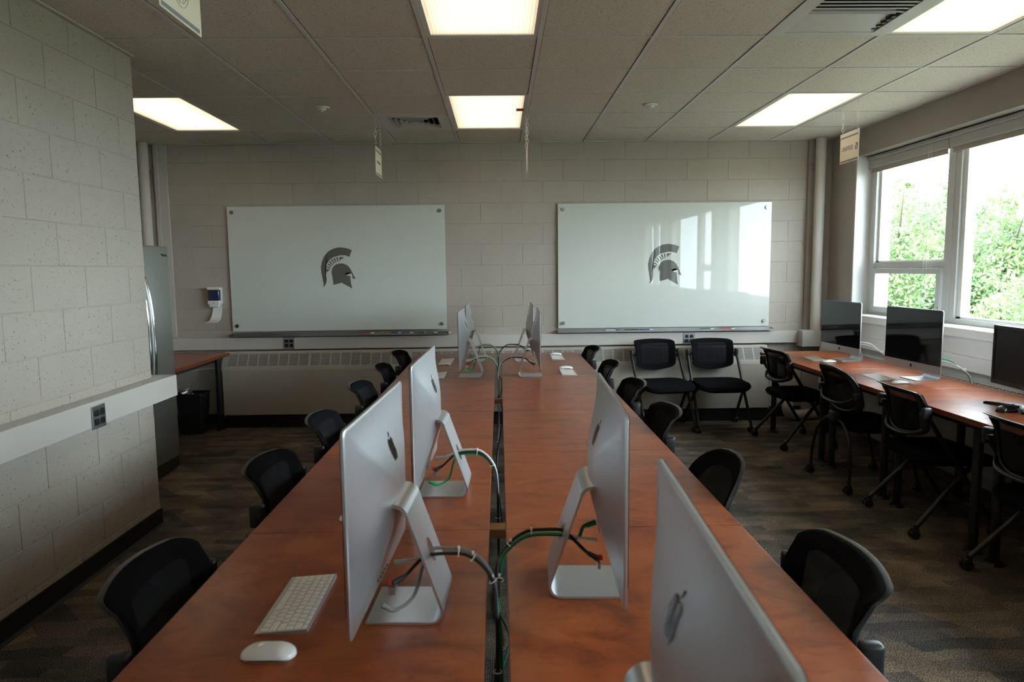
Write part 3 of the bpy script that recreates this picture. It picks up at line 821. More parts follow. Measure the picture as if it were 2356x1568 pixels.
# ------------------------------------------------------------------ tables
def desk_table(name, x0, x1, y0, y1, label, group, legs, material, rim=.03):
    t = thing(name, label, 'table', ((x0+x1)/2, (y0+y1)/2, 0), 0, group)
    a, b0 = (x1-x0)/2, (y1-y0)/2
    MB().rbox(-a, a, -b0+.0008, b0-.0008, DESK-rim, DESK, .002, 2).obj('tabletop', material, t)
    for sx in (-1, 1): MB().box(sx*a-.0009, sx*a+.0009, -b0+.001, b0-.001, DESK-rim+.001, DESK-.0015).obj('edge_band', 'cherry edge', t)
    for sx in (-1, 1): MB().rbox(sx*(a-.095)-.015, sx*(a-.095)+.015, -b0+.07, b0-.07, DESK-rim-.045, DESK-rim, .003).obj('rail', 'chair frame', t)
    for lx, ly in legs:
        q = MB().cyl((lx, ly, .012), (lx, ly, DESK-rim), .024, n=16).obj('leg', 'chair frame', t)
        MB().cyl((lx, ly, 0), (lx, ly, .014), .048, .040, n=20).obj('foot_disc', 'chair frame', q)
        if rim: MB().box(lx-.05, lx+.05, ly-.05, ly+.05, DESK-rim-.006, DESK-rim).obj('leg_plate', 'dark steel', q)
    return t
SE = [-.46, -1.79, -3.10, -3.97, -4.86, -5.74, -6.62]
ord_ = ['farthest', 'second farthest', 'third from the far end', 'fourth from the far end', 'fifth from the far end', 'nearest the viewer']
tl = ['cherry table of the left central row, %s' % o for o in ord_]
trr = ['cherry table of the right central row, %s' % o for o in ord_]
for k in range(6):
    y1, y0 = SE[k], SE[k+1]; hb = (y1-y0)/2
    for side in (0, 1):
        x0, x1 = ((-.385, .336), (.388, 1.108))[side]
        L4 = [(sx*.27, sy*(hb-.10)) for sx in (-1, 1) for sy in (-1, 1)]
        desk_table('central_table', x0, x1, y0, y1, (tl, trr)[side][k], 'central rows of cherry tables', L4, ('cherry laminate', 'cherry laminate angled')[side])
SW = [-.61, -1.73, -2.60, -3.47, -4.34, -5.21]
wl_ = ['cherry window desk under the computer nearest the corner', 'cherry window desk under the second window computer', 'cherry window desk under the black mouse, before the dark monitor',
       'cherry window desk entering the right edge of the frame', 'cherry window desk beside the near end of the windows, out of view']
for k in range(5):
    y1, y0 = SW[k], SW[k+1]; hb = (y1-y0)/2
    desk_table('window_table', 2.772, 3.488, y0, y1, wl_[k], 'cherry desks along the windows', [(sx*.25, sy*(hb-.08)) for sx in (-1, 1) for sy in (-1, 1)], 'cherry laminate window')
desk_table('corner_table', -3.02, -2.275, -1.35, -.12, 'cherry table in the left corner half hidden by the refrigerator', None, [(.31, .47), (-.3, .47), (.31, -.47), (-.3, -.47)], 'cherry laminate')
for (y, z, h, lab) in ((-4.75, .705, .06, 'short pine strip bridging the gap between near tables'), (-2.61, .715, .02, 'short pine strip bridging the gap between far tables')):
    tag(MB().rbox(.30, .43, y-h/2, y+h/2, z-.03, z, .002).obj('wood_strip', 'raw pine'), lab, 'wood strip', 'pine strips between tables')

# ------------------------------------------------------------------ computers
PW, PZ0, PZ1 = .595, .073, .490
PH = PZ1-PZ0; PC = (PZ0+PZ1)/2
def bulge(x, z):
    u = min(1, abs(x)/(PW/2)); v = min(1, abs(z-PC)/(PH/2))
    return .006+.050*(1-u**2.0)*(1-v**2.0)
EMB = [(0,.72),(-.08,.76),(-.2,.785),(-.32,.73),(-.40,.60),(-.42,.44),(-.385,.27),(-.30,.10),(-.21,.005),(-.13,-.005),(-.05,.03),(.02,.03),(.11,-.005),(.20,.01),(.29,.11),(.35,.21),(.38,.29),
       (.31,.34),(.265,.41),(.265,.50),(.30,.58),(.365,.645),(.29,.74),(.18,.785),(.08,.75)]
LEAF = [(.0,.81),(.015,.89),(.07,.965),(.165,1.0),(.165,.93),(.115,.85),(.05,.81)]
def emblem(mb, x0, z0, h, yf, off, sgn=1):
    for poly in (EMB, LEAF):
        bm = bmesh.new(); vs = [bm.verts.new((x0+sgn*p[0]*h, 0, z0+p[1]*h)) for p in poly]; f = bm.faces.new(vs)
        bmesh.ops.triangulate(bm, faces=[f])
        for v in bm.verts: v.co.y = yf(v.co.x, v.co.z)+off
        mb.frombm(bm)
def computer(loc, rz, label, group='silver all-in-one computers'):
    t = thing('desktop_computer', label, 'computer', loc, rz, group)
    # shell: rounded outline shrinking to the centre with the bulged back
    out = rrect(PW, PH, .014, 4); m = MB(); rg = []
    rg.append([(x*.999, -.001, z*.999+PC) for x, z in out]); rg.append([(x, .0, z+PC) for x, z in out]); rg.append([(x, .0045, z+PC) for x, z in out])
    for s_ in (.992, .97, .93, .86, .77, .66, .54, .42, .30, .18, .07):
        rg.append([(x*s_, bulge(x*s_, z*s_+PC), z*s_+PC) for x, z in out])
    m.rings(rg)
    from mathutils.bvhtree import BVHTree
    shell = m.obj('shell', 'aluminium', t)
    bv = BVHTree.FromPolygons(m.v, m.f)
    def surf(x, z):
        h = bv.ray_cast(Vector((x, .2, z)), Vector((0, -1, 0))); return h[0].y if h[0] else bulge(x, z)
    zc = PZ0+.053
    MB().add([(x, -.0022, z) for x, z in []], []) if False else None
    sc = MB(); ol = [(p[0]*.996, p[1]*.996+PC) for p in out if p[1]*.996+PC > zc]
    ol = sorted([p for p in ol], key=lambda p: math.atan2(p[1]-(zc+.1), p[0]))
    poly = [(-PW/2*.996, zc), (PW/2*.996, zc)]+[p for p in sorted(ol, key=lambda p: math.atan2(p[1]-zc, p[0]))]
    sc.prism([(p[0], p[1]) for p in poly], 1, -.0030, -.001)
    so_ = sc.obj('screen', 'screen black', t)
    b0 = MB().rbox(-PW/2+.022, PW/2-.022, -.0034, -.003, zc+.018, PZ1-.024, .0002, 1).obj('display_area', 'glossy black', so_)
    e = MB(); emblem(e, 0, PZ0+.015, .026, lambda x, z: 0, -.0015); e.obj('front_emblem', 'emblem black', t)
    e = MB(); emblem(e, 0, .354, .064, surf, .0007, -1); tag(e.obj('back_emblem', 'emblem black', t), 'dark glossy bitten-fruit emblem')
    MB().cyl((0, -.0036, PZ1-.012), (0, -.003, PZ1-.012), .002, n=8).obj('camera_dot', 'black plastic', so_)
    # stand: foot plate, bend, neck with an oval cable hole
    hw = .0875; st = MB(); th = .0055
    path = [(-.018, .003), (.05, .003), (.125, .003)]
    for k in range(1, 8):
        a = math.radians(k/7*111); path.append((.128+.026*math.sin(a), .003+.026*(1-math.cos(a))))
    y1, z1 = path[-1]
    def sweep(pts, x0, x1, tt):
        n = len(pts); rgs = []
        for i, p in enumerate(pts):
            a = pts[max(0, i-1)]; b_ = pts[min(n-1, i+1)]; d = Vector((b_[0]-a[0], b_[1]-a[1])).normalized(); nn_ = Vector((-d.y, d.x))*tt/2
            rgs.append([(x0, p[0]+nn_.x, p[1]+nn_.y), (x1, p[0]+nn_.x, p[1]+nn_.y), (x1, p[0]-nn_.x, p[1]-nn_.y), (x0, p[0]-nn_.x, p[1]-nn_.y)])
        return rgs
    st.rings(sweep(path, -hw, hw, th))
    y2, z2 = .078, .252
    # straight neck, with hole
    D = Vector((y2-y1, z2-z1)); Ln = D.length; D.normalize(); Nn = Vector((-D.y, D.x))*th/2
    hc = .50*Ln-.008; hr, hx = .030, .022
    def pt(x, s_, side): return (x, y1+D.x*s_+Nn.x*side, z1+D.y*s_+Nn.y*side)
    n = 32; outer = []
    per = [(hw, 0)]
    for k in range(n):
        a = 2*PI*k/n; dx, ds = math.cos(a), math.sin(a)
        tmax = min((hw/abs(dx)) if abs(dx) > 1e-6 else 9, ((Ln-hc)/ds if ds > 1e-6 else (hc/-ds if ds < -1e-6 else 9)))
        outer.append((dx*tmax, hc+ds*tmax))
    # snap the four corners
    for cx, cs in ((hw, 0), (-hw, 0), (hw, Ln), (-hw, Ln)):
        j = min(range(n), key=lambda j: (outer[j][0]-cx)**2+(outer[j][1]-cs)**2); outer[j] = (cx, cs)
    inner = [(hx*math.cos(2*PI*k/n), hc+hr*math.sin(2*PI*k/n)) for k in range(n)]
    vs = [pt(*p, 1) for p in outer]+[pt(*p, 1) for p in inner]+[pt(*p, -1) for p in outer]+[pt(*p, -1) for p in inner]
    fs = []
    for k in range(n):
        j = (k+1) % n
        fs += [(k, j, n+j, n+k), (2*n+j, 2*n+k, 3*n+k, 3*n+j), (n+k, n+j, 3*n+j, 3*n+k), (j, k, 2*n+k, 2*n+j)]
    st.add(vs, fs)
    hp = [(y2, z2)]
    for k in range(1, 7):
        a = math.radians(111+k/6*62); hp.append((y2-.030*(math.sin(math.radians(111))-math.sin(a))*1.0, z2+.030*(-math.cos(a)+math.cos(math.radians(111)))))
    hp.append((.030, hp[-1][1]+.001))
    st.rings(sweep(hp, -hw*.98, hw*.98, th*1.5))
    st.obj('stand', 'aluminium', t)
    # sockets low on the back
    p = MB()
    for k in range(5): x = .12-k*.02; y = bulge(x, .118); p.rbox(x-.005, x+.005, y-.002, y+.0004, .116, .120, .001, 1)
    p.obj('port_strip', 'black plastic', t)
    return t
c0 = computer((.090, -5.33, DESK), -PI/2-.042, 'nearest silver computer of the left row, seen from behind, beside the near keyboard')
dup(c0, (.105, -4.47, DESK), -PI/2-.030, 'second silver computer of the left row, seen from behind, with a bright green cable')
dup(c0, (.092, -1.81, DESK), -PI/2-.02, 'third computer of the left row, the nearer of the far left pair')
dup(c0, (.100, -.97, DESK), -PI/2, 'farthest computer of the left row, close to the back wall')
dup(c0, (.612, -6.13, DESK), PI/2-.055, 'nearest computer of the right row, cut off by the bottom edge of the picture')
dup(c0, (.647, -5.23, DESK), PI/2-.045, 'second computer of the right row, seen from behind, beside the short dark green cable')
dup(c0, (.665, -1.83, DESK), PI/2-.02, 'third computer of the right row, the nearer of the far right pair')
dup(c0, (.655, -1.0, DESK), PI/2, 'farthest computer of the right row, close to the back wall')
dup(c0, (3.20, -1.23, DESK), -PI/2+.05, 'silver computer facing the room in the window corner, nearest the back wall')
dup(c0, (3.20, -2.235, DESK), -PI/2+.05, 'silver computer facing the room in front of the window, second from the corner')

# dark monitor at the right edge
t = thing('black_monitor', 'black flat monitor on a black and silver stand at the right edge of the picture', 'monitor', (3.22, -3.24, DESK), -PI/2-.06)
MB().rbox(-.275, .275, 0, .045, .10, .435, .005, 2).obj('housing', 'black plastic', t)
MB().rbox(-.275, .275, -.006, .001, .10, .122, .002).rbox(-.275, .275, -.006, .001, .417, .435, .002).rbox(-.275, -.257, -.006, .001, .10, .435, .002).rbox(.257, .275, -.006, .001, .10, .435, .002).obj('bezel', 'black plastic', t)
MB().box(-.258, .258, -.002, -.001, .121, .418).obj('screen', 'matte screen', t)
text_mesh('DELL', .013, 'brushed steel', 'logo_lettering', t, (0, -.0066, .111), (PI/2, 0, 0))
MB().rbox(-.04, .04, .045, .075, .0, .33, .006).obj('neck', 'black plastic', t)
MB().prism([(-.17, -.10), (-.155, -.115), (.0, -.02), (.155, -.115), (.17, -.10), (.07, .10), (-.07, .10)], 2, 0, .012).obj('base', 'black plastic', t)
MB().prism([(-.16, -.10), (-.155, -.106), (.0, -.01), (.155, -.106), (.16, -.10), (.0, .01)], 2, .012, .016).obj('base_trim', 'brushed steel', t)

# ------------------------------------------------------------------ keyboards and mice
def kb_base(t):
    MB().prism([(-.0575, 0), (.0575, 0), (.0575, .0105), (-.0575, .003)], 0, -.1395, .1395).obj('case', 'aluminium', t)
ROWS = [[1.0]*14, [1]*13+[1.6], [1.6]+[1]*13, [1.8]+[1]*11+[1.8], [2.35]+[1]*10+[2.35], [1, 1, 1, 1.25, 5.3, 1.25, 1, 1, 1, 1]]
def keys_at():
    res = []; z = lambda y: .003+(y+.0575)/.115*.0075
    hgt = [.0125]+[.0178]*5; y = .0555
    for i, row in enumerate(ROWS):
        h = hgt[i]; tot = sum(row); sc = .273/tot; x = -.1365
        for w in row:
            ww = w*sc; res.append((x+ww/2, y-h/2, ww-.003, h-.003, z(y-h/2))); x += ww
        y -= h+.0002
    return res
def keyboard(loc, rz, label, single):
    t = thing('keyboard', label, 'keyboard', loc, rz, 'small white keyboards')
    kb_base(t)
    ang = math.atan(.0075/.115)
    if single:
        cache = {}
        for (x, y, w, h, z) in keys_at():
            k = (round(w, 4), round(h, 4))
            if k not in cache: cache[k] = MB().rbox(-w/2, w/2, -h/2, h/2, 0, .0016, .0006, 1).mesh('key', 'key white')
            share('key', cache[k], t, (x, y, z-.0002), (ang, 0, 0))
    else:
        m = MB()
        for (x, y, w, h, z) in keys_at(): m.box(x-w/2, x+w/2, y-h/2, y+h/2, z-.001, z+.0014)
        tag(m.obj('key', 'key white', t), None, None, None, 'stuff')
    return t
keyboard((-.110, -5.312, DESK), -PI/2, 'nearest white keyboard, left of the near left computer', True)
k0 = keyboard((-.085, -1.80, DESK), -PI/2, 'white keyboard mostly hidden behind the second left computer', False)
dup(k0, (-.083, -.985, DESK), -PI/2, 'white keyboard beside the farthest computer of the left row')
dup(k0, (.888, -1.735, DESK), PI/2, 'white keyboard on the right row, the nearer of the two far ones')
dup(k0, (.880, -.865, DESK), PI/2, 'white keyboard at the far end of the right row')
dup(k0, (3.035, -1.15, DESK), -PI/2-.1, 'white keyboard on the window desk nearest the corner')
dup(k0, (3.020, -2.16, DESK), -PI/2-.1, 'white keyboard in front of the second window computer')
dup(k0, (-.10, -4.35, DESK), -PI/2, 'white keyboard hidden behind the nearest left computer')
def mouse_shell():
    m = MB(); rg = []
    for k in range(0, 9):
        ph = k/8*PI/2; s_ = math.cos(ph)**.72 if k < 8 else .02
        ring = []
        for (x, y) in rrect(.057, .1135, .0275, 7):
            X, Y = x*s_, y*s_
            z = .0040+.0215*(math.sin(ph)**.8)*(1-.25*(Y/.057)**2)
            if k == 0: z = .0022+.006*(1-(y/.0567)**2)*(1 if abs(x) > .02 else .6)
            ring.append((X, Y, z))
        rg.append(ring)
    return m.rings(rg, cap0=False)
t = m0 = thing('computer_mouse', 'white curved mouse beside the nearest keyboard', 'mouse', (-.108, -5.535, DESK), PI/2-.03, 'small white mice')
mouse_shell().obj('shell', 'mouse white', t)
MB().prism([(p[0]*.92, p[1]*.95) for p in rrect(.057, .1135, .0275, 7)], 2, .0, .003).obj('base_plate', 'brushed steel', t)
dup(m0, (-.085, -4.755, DESK), PI/2, 'white mouse just showing behind the left edge of the nearest computer')
dup(m0, (-.085, -1.205, DESK), PI/2, 'white mouse beside the farthest keyboard of the left row')
dup(m0, (.890, -1.520, DESK), -PI/2, 'white mouse above the nearer of the far right keyboards')
dup(m0, (.882, -.640, DESK), -PI/2, 'white mouse at the far end of the right row')
dup(m0, (3.055, -1.365, DESK), PI/2, 'white mouse on the window desk nearest the corner')
dup(m0, (3.030, -2.405, DESK), PI/2, 'white mouse in front of the second window computer')
t = thing('black_mouse', 'black mouse on the window desk behind the rightmost chair', 'mouse', (3.075, -3.315, DESK), PI/2+.1)
rg = []
for k in range(8):
    ph = k/7*PI/2; s_ = math.cos(ph)**.6 if k < 7 else .05
    rg.append([(x*s_, y*s_, .002+.034*math.sin(ph)*(1-.3*(y*s_/.06)**2)) for x, y in rrect(.062, .115, .028, 6)])
MB().rings(rg).obj('shell', 'glossy black', t)
MB().cyl((-.003, -.032, .030), (.003, -.032, .030), .011, n=14).obj('wheel', 'black plastic', t)
MB().tube([(0, -.055, .008), (.02, -.09, .004), (.01, -.16, .004), (-.03, -.22, .004)], .0018, n=5).obj('cord', 'cable black', t)

# ------------------------------------------------------------------ cable bundles
def bundle(sgn, x0, yc, end, label, cols, ys=0, port=True, R_=None, ties=(.25, .4, .6)):
    """local frame is the world; sgn +1: left computers (back faces +x)"""
    t = thing('cable_bundle', label, 'cable', (0, 0, 0), 0, 'cable bundles behind the computers')
    hole = Vector((x0+sgn*.120, yc, DESK+.135))
    dd = abs(end[0]-hole.x)
    main = [hole+Vector((-sgn*.05, 0, -.004)), hole]+[hole+Vector((sgn*dd*f_, -.004-.004*f_, dz)) for f_, dz in ((.30, .005), (.55, .001), (.78, -.024), (.95, -.068))]
    main += [Vector(p) for p in end[3]] if len(end) > 3 else []
    main = [p for p in main]
    back = x0+sgn*.030
    for i, (c, off, r) in enumerate(cols):
        o = Vector((0, off[0], off[1]))
        if c == 'cable white' or c == 'plug': st = [Vector((x0+sgn*.036, yc, DESK+.115)), Vector((x0+sgn*.07, yc+.0, DESK+.120))]
        elif c == 'cable black': st = [Vector((back+sgn*.010, yc-.055, DESK+.090)), Vector((x0+sgn*.065, yc-.04, DESK+.100)), Vector((x0+sgn*.095, yc-.01, DESK+.122))]
        elif c == 'cable dark green': st = [Vector((x0+sgn*.034, yc+.03, DESK+.150)), Vector((x0+sgn*.065, yc+.028, DESK+.140)), Vector((x0+sgn*.078, yc+.018, DESK+.118)), Vector((x0+sgn*.10, yc+.008, DESK+.118))]
        else: st = [Vector((back-sgn*.008, yc-.10, DESK+.062)), Vector((x0+sgn*.048, yc-.095, DESK+.047)), Vector((x0+sgn*.085, yc-.055, DESK+.058)), Vector((x0+sgn*.102, yc-.018, DESK+.108))]
        pts = st+[p+o for p in main[1:]]
        q = MB().tube(pts, r, n=8, sub=6).obj('cable', c, t)
        tag(q, {'cable white': 'white cable', 'cable black': 'black cable', 'cable green': 'bright green cable', 'cable dark green': 'dark green cable', 'cable grey': 'grey cable'}[c])
        # plug at the socket
        d = (pts[1]-pts[0]).normalized(); MB().cyl(pts[0], pts[0]+d*.028, r*1.7, r*1.3, n=10).obj('plug', c, q)
    MB().rbox(back-.006+sgn*.008, back+.006+sgn*.012, yc-.075, yc-.045, DESK+.072, DESK+.088, .002).obj('adapter', 'brushed steel', t)
    MB().rbox(back-.004+sgn*.004, back+.004+sgn*.004, yc-.060, yc-.048, DESK+.088, DESK+.100, .002).obj('adapter_clip', 'red plastic', t)
    for f in ties:
        i = min(len(main)-2, int(f*(len(main)-1))); p = main[i].lerp(main[i+1], f*(len(main)-1)-i); d = (main[i+1]-main[i]).normalized()
        a = d.orthogonal().normalized(); b_ = d.cross(a)
        MB().tube([p+(a*math.cos(q)+b_*math.sin(q))*.0095 for q in [2*PI*k/10 for k in range(10)]], .0014, n=5, closed=True, sub=1, smooth_path=False).rbox(p.x-.003, p.x+.003, p.y-.003, p.y+.003, p.z+.008, p.z+.016, .0015, 1).obj('zip_tie', 'zip tie', t)
    return t
GX = .362
def down(y, z0, xs=(0, 0, 0)): return (GX, y, z0, [(GX+xs[0], y-.012, z0), (GX+xs[1], y-.03, z0-.12), (GX+xs[2], y-.05, .35), (GX-.02, y-.12, .06)])
W_, B_, G_, D_, Y_ = 'cable white', 'cable black', 'cable green', 'cable dark green', 'cable grey'
bundle(1, .09, -5.35, down(-5.37, .735), 'grey, white and black cables arching from the nearest left computer to the gap', [(Y_, (.006, .006), .0042), (B_, (-.004, -.002), .0040), (W_, (.004, -.006), .0036)], ties=(.28, .38, .55, .78))
bundle(1, .105, -4.47, down(-4.49, .735), 'white, black and bright green cables arching from the second left computer', [(W_, (.004, .006), .0042), (B_, (-.005, .000), .0040), (G_, (.000, -.008), .0038)], ties=(.3, .5, .75))
bundle(1, .092, -1.81, down(-1.83, .735), 'green and white cables arching from the nearer far left computer', [(W_, (.004, .006), .0045), (G_, (-.004, -.004), .0045), (B_, (.0, -.006), .003)], ties=(.3, .5))
bundle(1, .10, -.97, down(-.99, .735), 'green and white cables arching from the farthest left computer', [(W_, (.004, .006), .0045), (G_, (-.004, -.004), .0045)], ties=(.35, .6))
bundle(-1, .647, -5.24, down(-5.34, .735, (.004, .008, .012)), 'dark green and black cables arching from the second right computer', [(D_, (-.006, -.003), .0048), (B_, (.004, .005), .0045), (W_, (.0, -.002), .003)], ties=(.30, .45, .6, .75))
bundle(-1, .665, -1.83, down(-1.86, .735), 'black cables arching from the nearer far right computer', [(B_, (.004, -.003), .0045), (W_, (-.004, .004), .003)], ties=(.3, .5))
bundle(-1, .655, -1.0, down(-1.01, .735), 'white cables arching from the farthest right computer', [(W_, (.004, -.003), .0045), (B_, (-.004, .004), .0035)], ties=(.35, .6))
for (x, y, lab) in ((3.215, -1.22, 'white cables curving down behind the computer nearest the window corner'), (3.215, -2.22, 'white and green cables curving down behind the second window computer')):
    t = thing('cable_loop', lab, 'cable', (x, y, DESK), 0, 'cables behind the window computers')
    for i, c in enumerate((W_, 'cable grey', G_ if y < -2 else W_)):
        o = i*.007
        MB().tube([(.04, -.02, .10+o), (.13, -.04, .135+o), (.20, -.10, .125+o), (.25, -.17+o, .08), (.285, -.20+o, .01), (.29, -.20+o, -.2)], .0038, n=8).obj('cable', c, t)
    MB().rbox(.245, .262, -.180, -.163, .075, .092, .003).obj('zip_tie', 'zip tie', t)
# loose cables lying on the carpet between the tables
lc = [([(.33, -5.75, .012), (.36, -5.45, .03), (.40, -5.2, .012), (.34, -4.9, .012)], W_, 'pale cable lying loose on the carpet in the near gap between the tables'),
      ([(.34, -4.55, .012), (.40, -4.2, .014), (.35, -3.9, .012), (.38, -3.4, .012)], 'cable dark green', 'dark green cable lying loose on the carpet in the middle of the gap'),
      ([(.38, -3.0, .012), (.345, -2.6, .3), (.39, -2.2, .5), (.36, -1.9, .6)], B_, 'black cable slung in the far gap between the tables'),
      ([(.35, -2.1, .62), (.37, -1.7, .55), (.39, -1.3, .6), (.36, -1.0, .62)], B_, 'black cable coiled in the gap at the far end of the tables'),
      ([(.33, -5.62, .60), (.37, -5.63, .57), (.40, -5.62, .60)], W_, 'pale cable crossing the near gap just under the tabletops')]
for pts, c, lab in lc: tag(MB().tube(pts, .004, n=7).obj('loose_cable', c), lab, 'cable', 'loose cables between the tables')

# ------------------------------------------------------------------ chairs
def back_surface(kind):
    def S_(u, v):            # u -1..1, v 0..1
        zt = .840-.010*u*u; zb = .535+.045*u*u
        z = zb+(zt-zb)*v
        curl = max(0, (v-.72)/.28)
        y = -.185-.035*v-.060*curl**1.8+.045*u*u
        return Vector((.207*u*(1-.05*(1-v)), y, z-.010*curl*curl))
    def S_b(u, v):
        r = .235; z = .665+.185*v*1.0
        return Vector((.225*u, -.20-.05*v-.03*max(0, v)**2+.05*u*u, .67+.175*v))
    return S_ if kind == 'a' else S_b
def chair(kind, loc, rz, label, group):
    t = thing('rolling_chair' if kind == 'a' else 'round_back_chair', label, 'chair', loc, rz, group)
    Sf = back_surface(kind)
    if kind == 'a':
        ol = [(p[0]*2, (p[1]+.5)) for p in rrect(1, 1, .10, 5)]
        cen = (0, .5)
    else:
        ol = []
        for k in range(32):
            a = 2*PI*k/32; c, s_ = math.cos(a), math.sin(a); ol.append((abs(c)**.75*(1 if c > 0 else -1), abs(s_)**.75*(1 if s_ > 0 else -1)))
        cen = (0, 0)
    dens = []
    for i in range(len(ol)):
        a, b0 = ol[i], ol[(i+1) % len(ol)]
        d = math.hypot(a[0]-b0[0], (a[1]-b0[1])); n = max(1, int(d/.22))
        for k in range(n): dens.append((a[0]+(b0[0]-a[0])*k/n, a[1]+(b0[1]-a[1])*k/n))
    def ring(s_, dy):
        r = []
        for p in dens:
            q = Sf(cen[0]+(p[0]-cen[0])*s_, cen[1]+(p[1]-cen[1])*s_); r.append((q.x, q.y+dy, q.z+(abs(dy)*.0)))
        return r
    th = .012
    m = MB(); rg = [ring(.80, th*.0), ring(.83, th*.4), ring(.96, th*.9), ring(1.0, th*.45), ring(1.0, -th*.45), ring(.96, -th), ring(.83, -th*.95), ring(.80, -th*.5)]
    n = len(dens); m.rings(rg+[rg[0]], cap0=False, cap1=False)
    fr = m.obj('backrest_frame', 'chair frame', t)
    m = MB(); rg = [ring(s_, .0035) for s_ in (.74, .6, .4, .2, .03)]; m.rings(rg, cap0=False)
    m.obj('mesh_panel', 'mesh cloth', t)
    m = MB(); rg = [ring(.995, th*.7), ring(.975, th+.002), ring(.93, th+.0025), ring(.86, th*.9), ring(.78, th*.6), ring(.68, .0045)]; m.rings(rg, cap0=False, cap1=False)
    m.obj('fabric_rim', 'chair fabric', t)
    # seat
    so = rrect(.50, .47, .12, 6); rg = []
    for (s_, dz) in ((.86, -.062), (.95, -.055), (1.0, -.036), (1.0, -.022), (.96, -.007), (.86, .0), (.6, .002), (.3, -.004), (.05, -.006)):
        rg.append([(x*s_, y*s_+.045, .462+dz-(.028*max(0, (y*s_)/.235)**3)-(.008*(1-(x*s_/.25)**2) if s_ < .9 else 0)) for x, y in so])
    MB().rings(rg).obj('seat', 'chair fabric', t)
    if kind == 'a':
        for sx in (-1, 1):
            MB().rbox(sx*.236-.016, sx*.236+.016, -.205, -.155, .655, .735, .010, 3).rbox(sx*.215-.02, sx*.215+.02, -.20, -.17, .675, .705, .006).obj('hinge_knuckle', 'black plastic', t)
            q = MB().tube([(sx*.240, -.180, .69), (sx*.243, .222, .068)], .0135, n=10, smooth_path=False).obj('leg', 'chair frame', t)
            caster(q, sx*.243, .230)
            q = MB().tube([(sx*.226, .10, .385), (sx*.226, .045, .355), (sx*.258, -.215, .068)], .0145, n=10, sub=4).obj('leg', 'chair frame', t)
            caster(q, sx*.260, -.222)
        MB().tube([(-.24, .035, .385), (.24, .035, .385)], .010, n=8, smooth_path=False).tube([(-.20, -.12, .40), (.20, -.12, .40)], .009, n=8, smooth_path=False).obj('crossbar', 'chair frame', t)
        # lumbar strap seen from behind
        MB().tube([(-.19, -.165, .60), (-.12, -.205, .565), (0, -.215, .555), (.12, -.205, .565), (.19, -.165, .60)], .011, n=8).obj('lower_bow', 'chair frame', t)
    else:
        MB().rbox(-.04, .04, -.235, -.17, .44, .52, .02, 3).obj('hub', 'black plastic', t)
        for sx in (-1, 1):
            MB().rbox(sx*.225-.018, sx*.225+.018, -.205, -.155, .62, .68, .012, 3).obj('pivot', 'black plastic', t)
            q = MB().tube([(sx*.01, -.20, .465), (sx*.12, -.205, .44), (sx*.21, -.215, .34), (sx*.25, -.225, .20), (sx*.255, -.23, .068)], .0115, n=10).obj('leg', 'chair frame', t)
            caster(q, sx*.257, -.23)
            q = MB().tube([(sx*.05, .0, .41), (sx*.17, .12, .38), (sx*.235, .20, .25), (sx*.25, .25, .068)], .0115, n=10).obj('leg', 'chair frame', t)
            caster(q, sx*.25, .255)
        MB().tube([(-.225, -.18, .65), (-.14, -.225, .60), (0, -.235, .585), (.14, -.225, .60), (.225, -.18, .65)], .009, n=8).tube([(0, -.21, .5), (0, -.1, .42), (0, .05, .41)], .014, n=8).obj('brace', 'chair frame', t)
    return t
def caster(parent, x, y):
    m = MB(); m.cyl((x-.021, y-.008, .026), (x-.006, y-.008, .026), .026, n=16).cyl((x+.006, y-.008, .026), (x+.021, y-.008, .026), .026, n=16)
    m.rbox(x-.012, x+.012, y-.03, y+.018, .028, .062, .008, 2).cyl((x, y, .05), (x, y, .078), .009, n=10)
    m.obj('caster', 'black plastic', parent)
gl, gr, gw = 'chairs along the left central tables', 'chairs along the right central tables', 'chairs along the window desks'
ch0 = chair('a', (-.255, -5.27, 0), -PI/2+.03, 'black mesh chair nearest on the left, at the bottom left of the picture', gl)
for y, rz, lab in ((-4.36, -.02, 'second nearest black chair on the left'), (-3.57, .02, 'third nearest black chair on the left'), (-2.64, 0, 'fourth nearest black chair on the left'),
                   (-1.80, .03, 'second farthest black chair on the left'), (-.98, -.05, 'farthest black chair on the left, in front of the heater')):
    dup(ch0, (-.275, y, 0), -PI/2+rz, lab+', pushed in at the table', gl)
for y, rz, lab in ((-5.28, -.06, 'nearest black mesh chair on the right, with a bright rim, at the bottom right'), (-3.50, 0, 'third nearest black chair on the right, pushed in at the table'),
                   (-2.68, .02, 'fourth nearest black chair on the right, pushed in at the table'), (-1.78, 0, 'second farthest black chair on the right, pushed in at the table'), (-.80, .05, 'farthest black chair on the right, pushed in at the table')):
    dup(ch0, (.985, y, 0), PI/2+rz, lab, gr)
dup(ch0, (1.90, -.47, 0), PI+.16, 'left one of the two black folding chairs facing the room under the right whiteboard', 'two chairs against the back wall')
dup(ch0, (2.43, -.47, 0), PI+.02, 'right one of the two black folding chairs facing the room under the right whiteboard', 'two chairs against the back wall')
dup(ch0, (2.915, -1.06, 0), -PI/2+.10, 'black chair at the window desk nearest the corner', gw)
dup(ch0, (2.915, -2.95, 0), -PI/2-.03, 'black mesh chair at the window desk, third from the corner', gw)
dup(ch0, (2.915, -3.88, 0), -PI/2-.05, 'black chair cut off by the right edge of the picture', gw)
rb = chair('b', (2.91, -2.18, 0), -PI/2+.05, 'black round-backed chair with curved legs, second from the window corner', gw)
dup(rb, (.960, -4.44, 0), PI/2, 'black round-backed chair with a wide grey rim, second nearest on the right', gr)

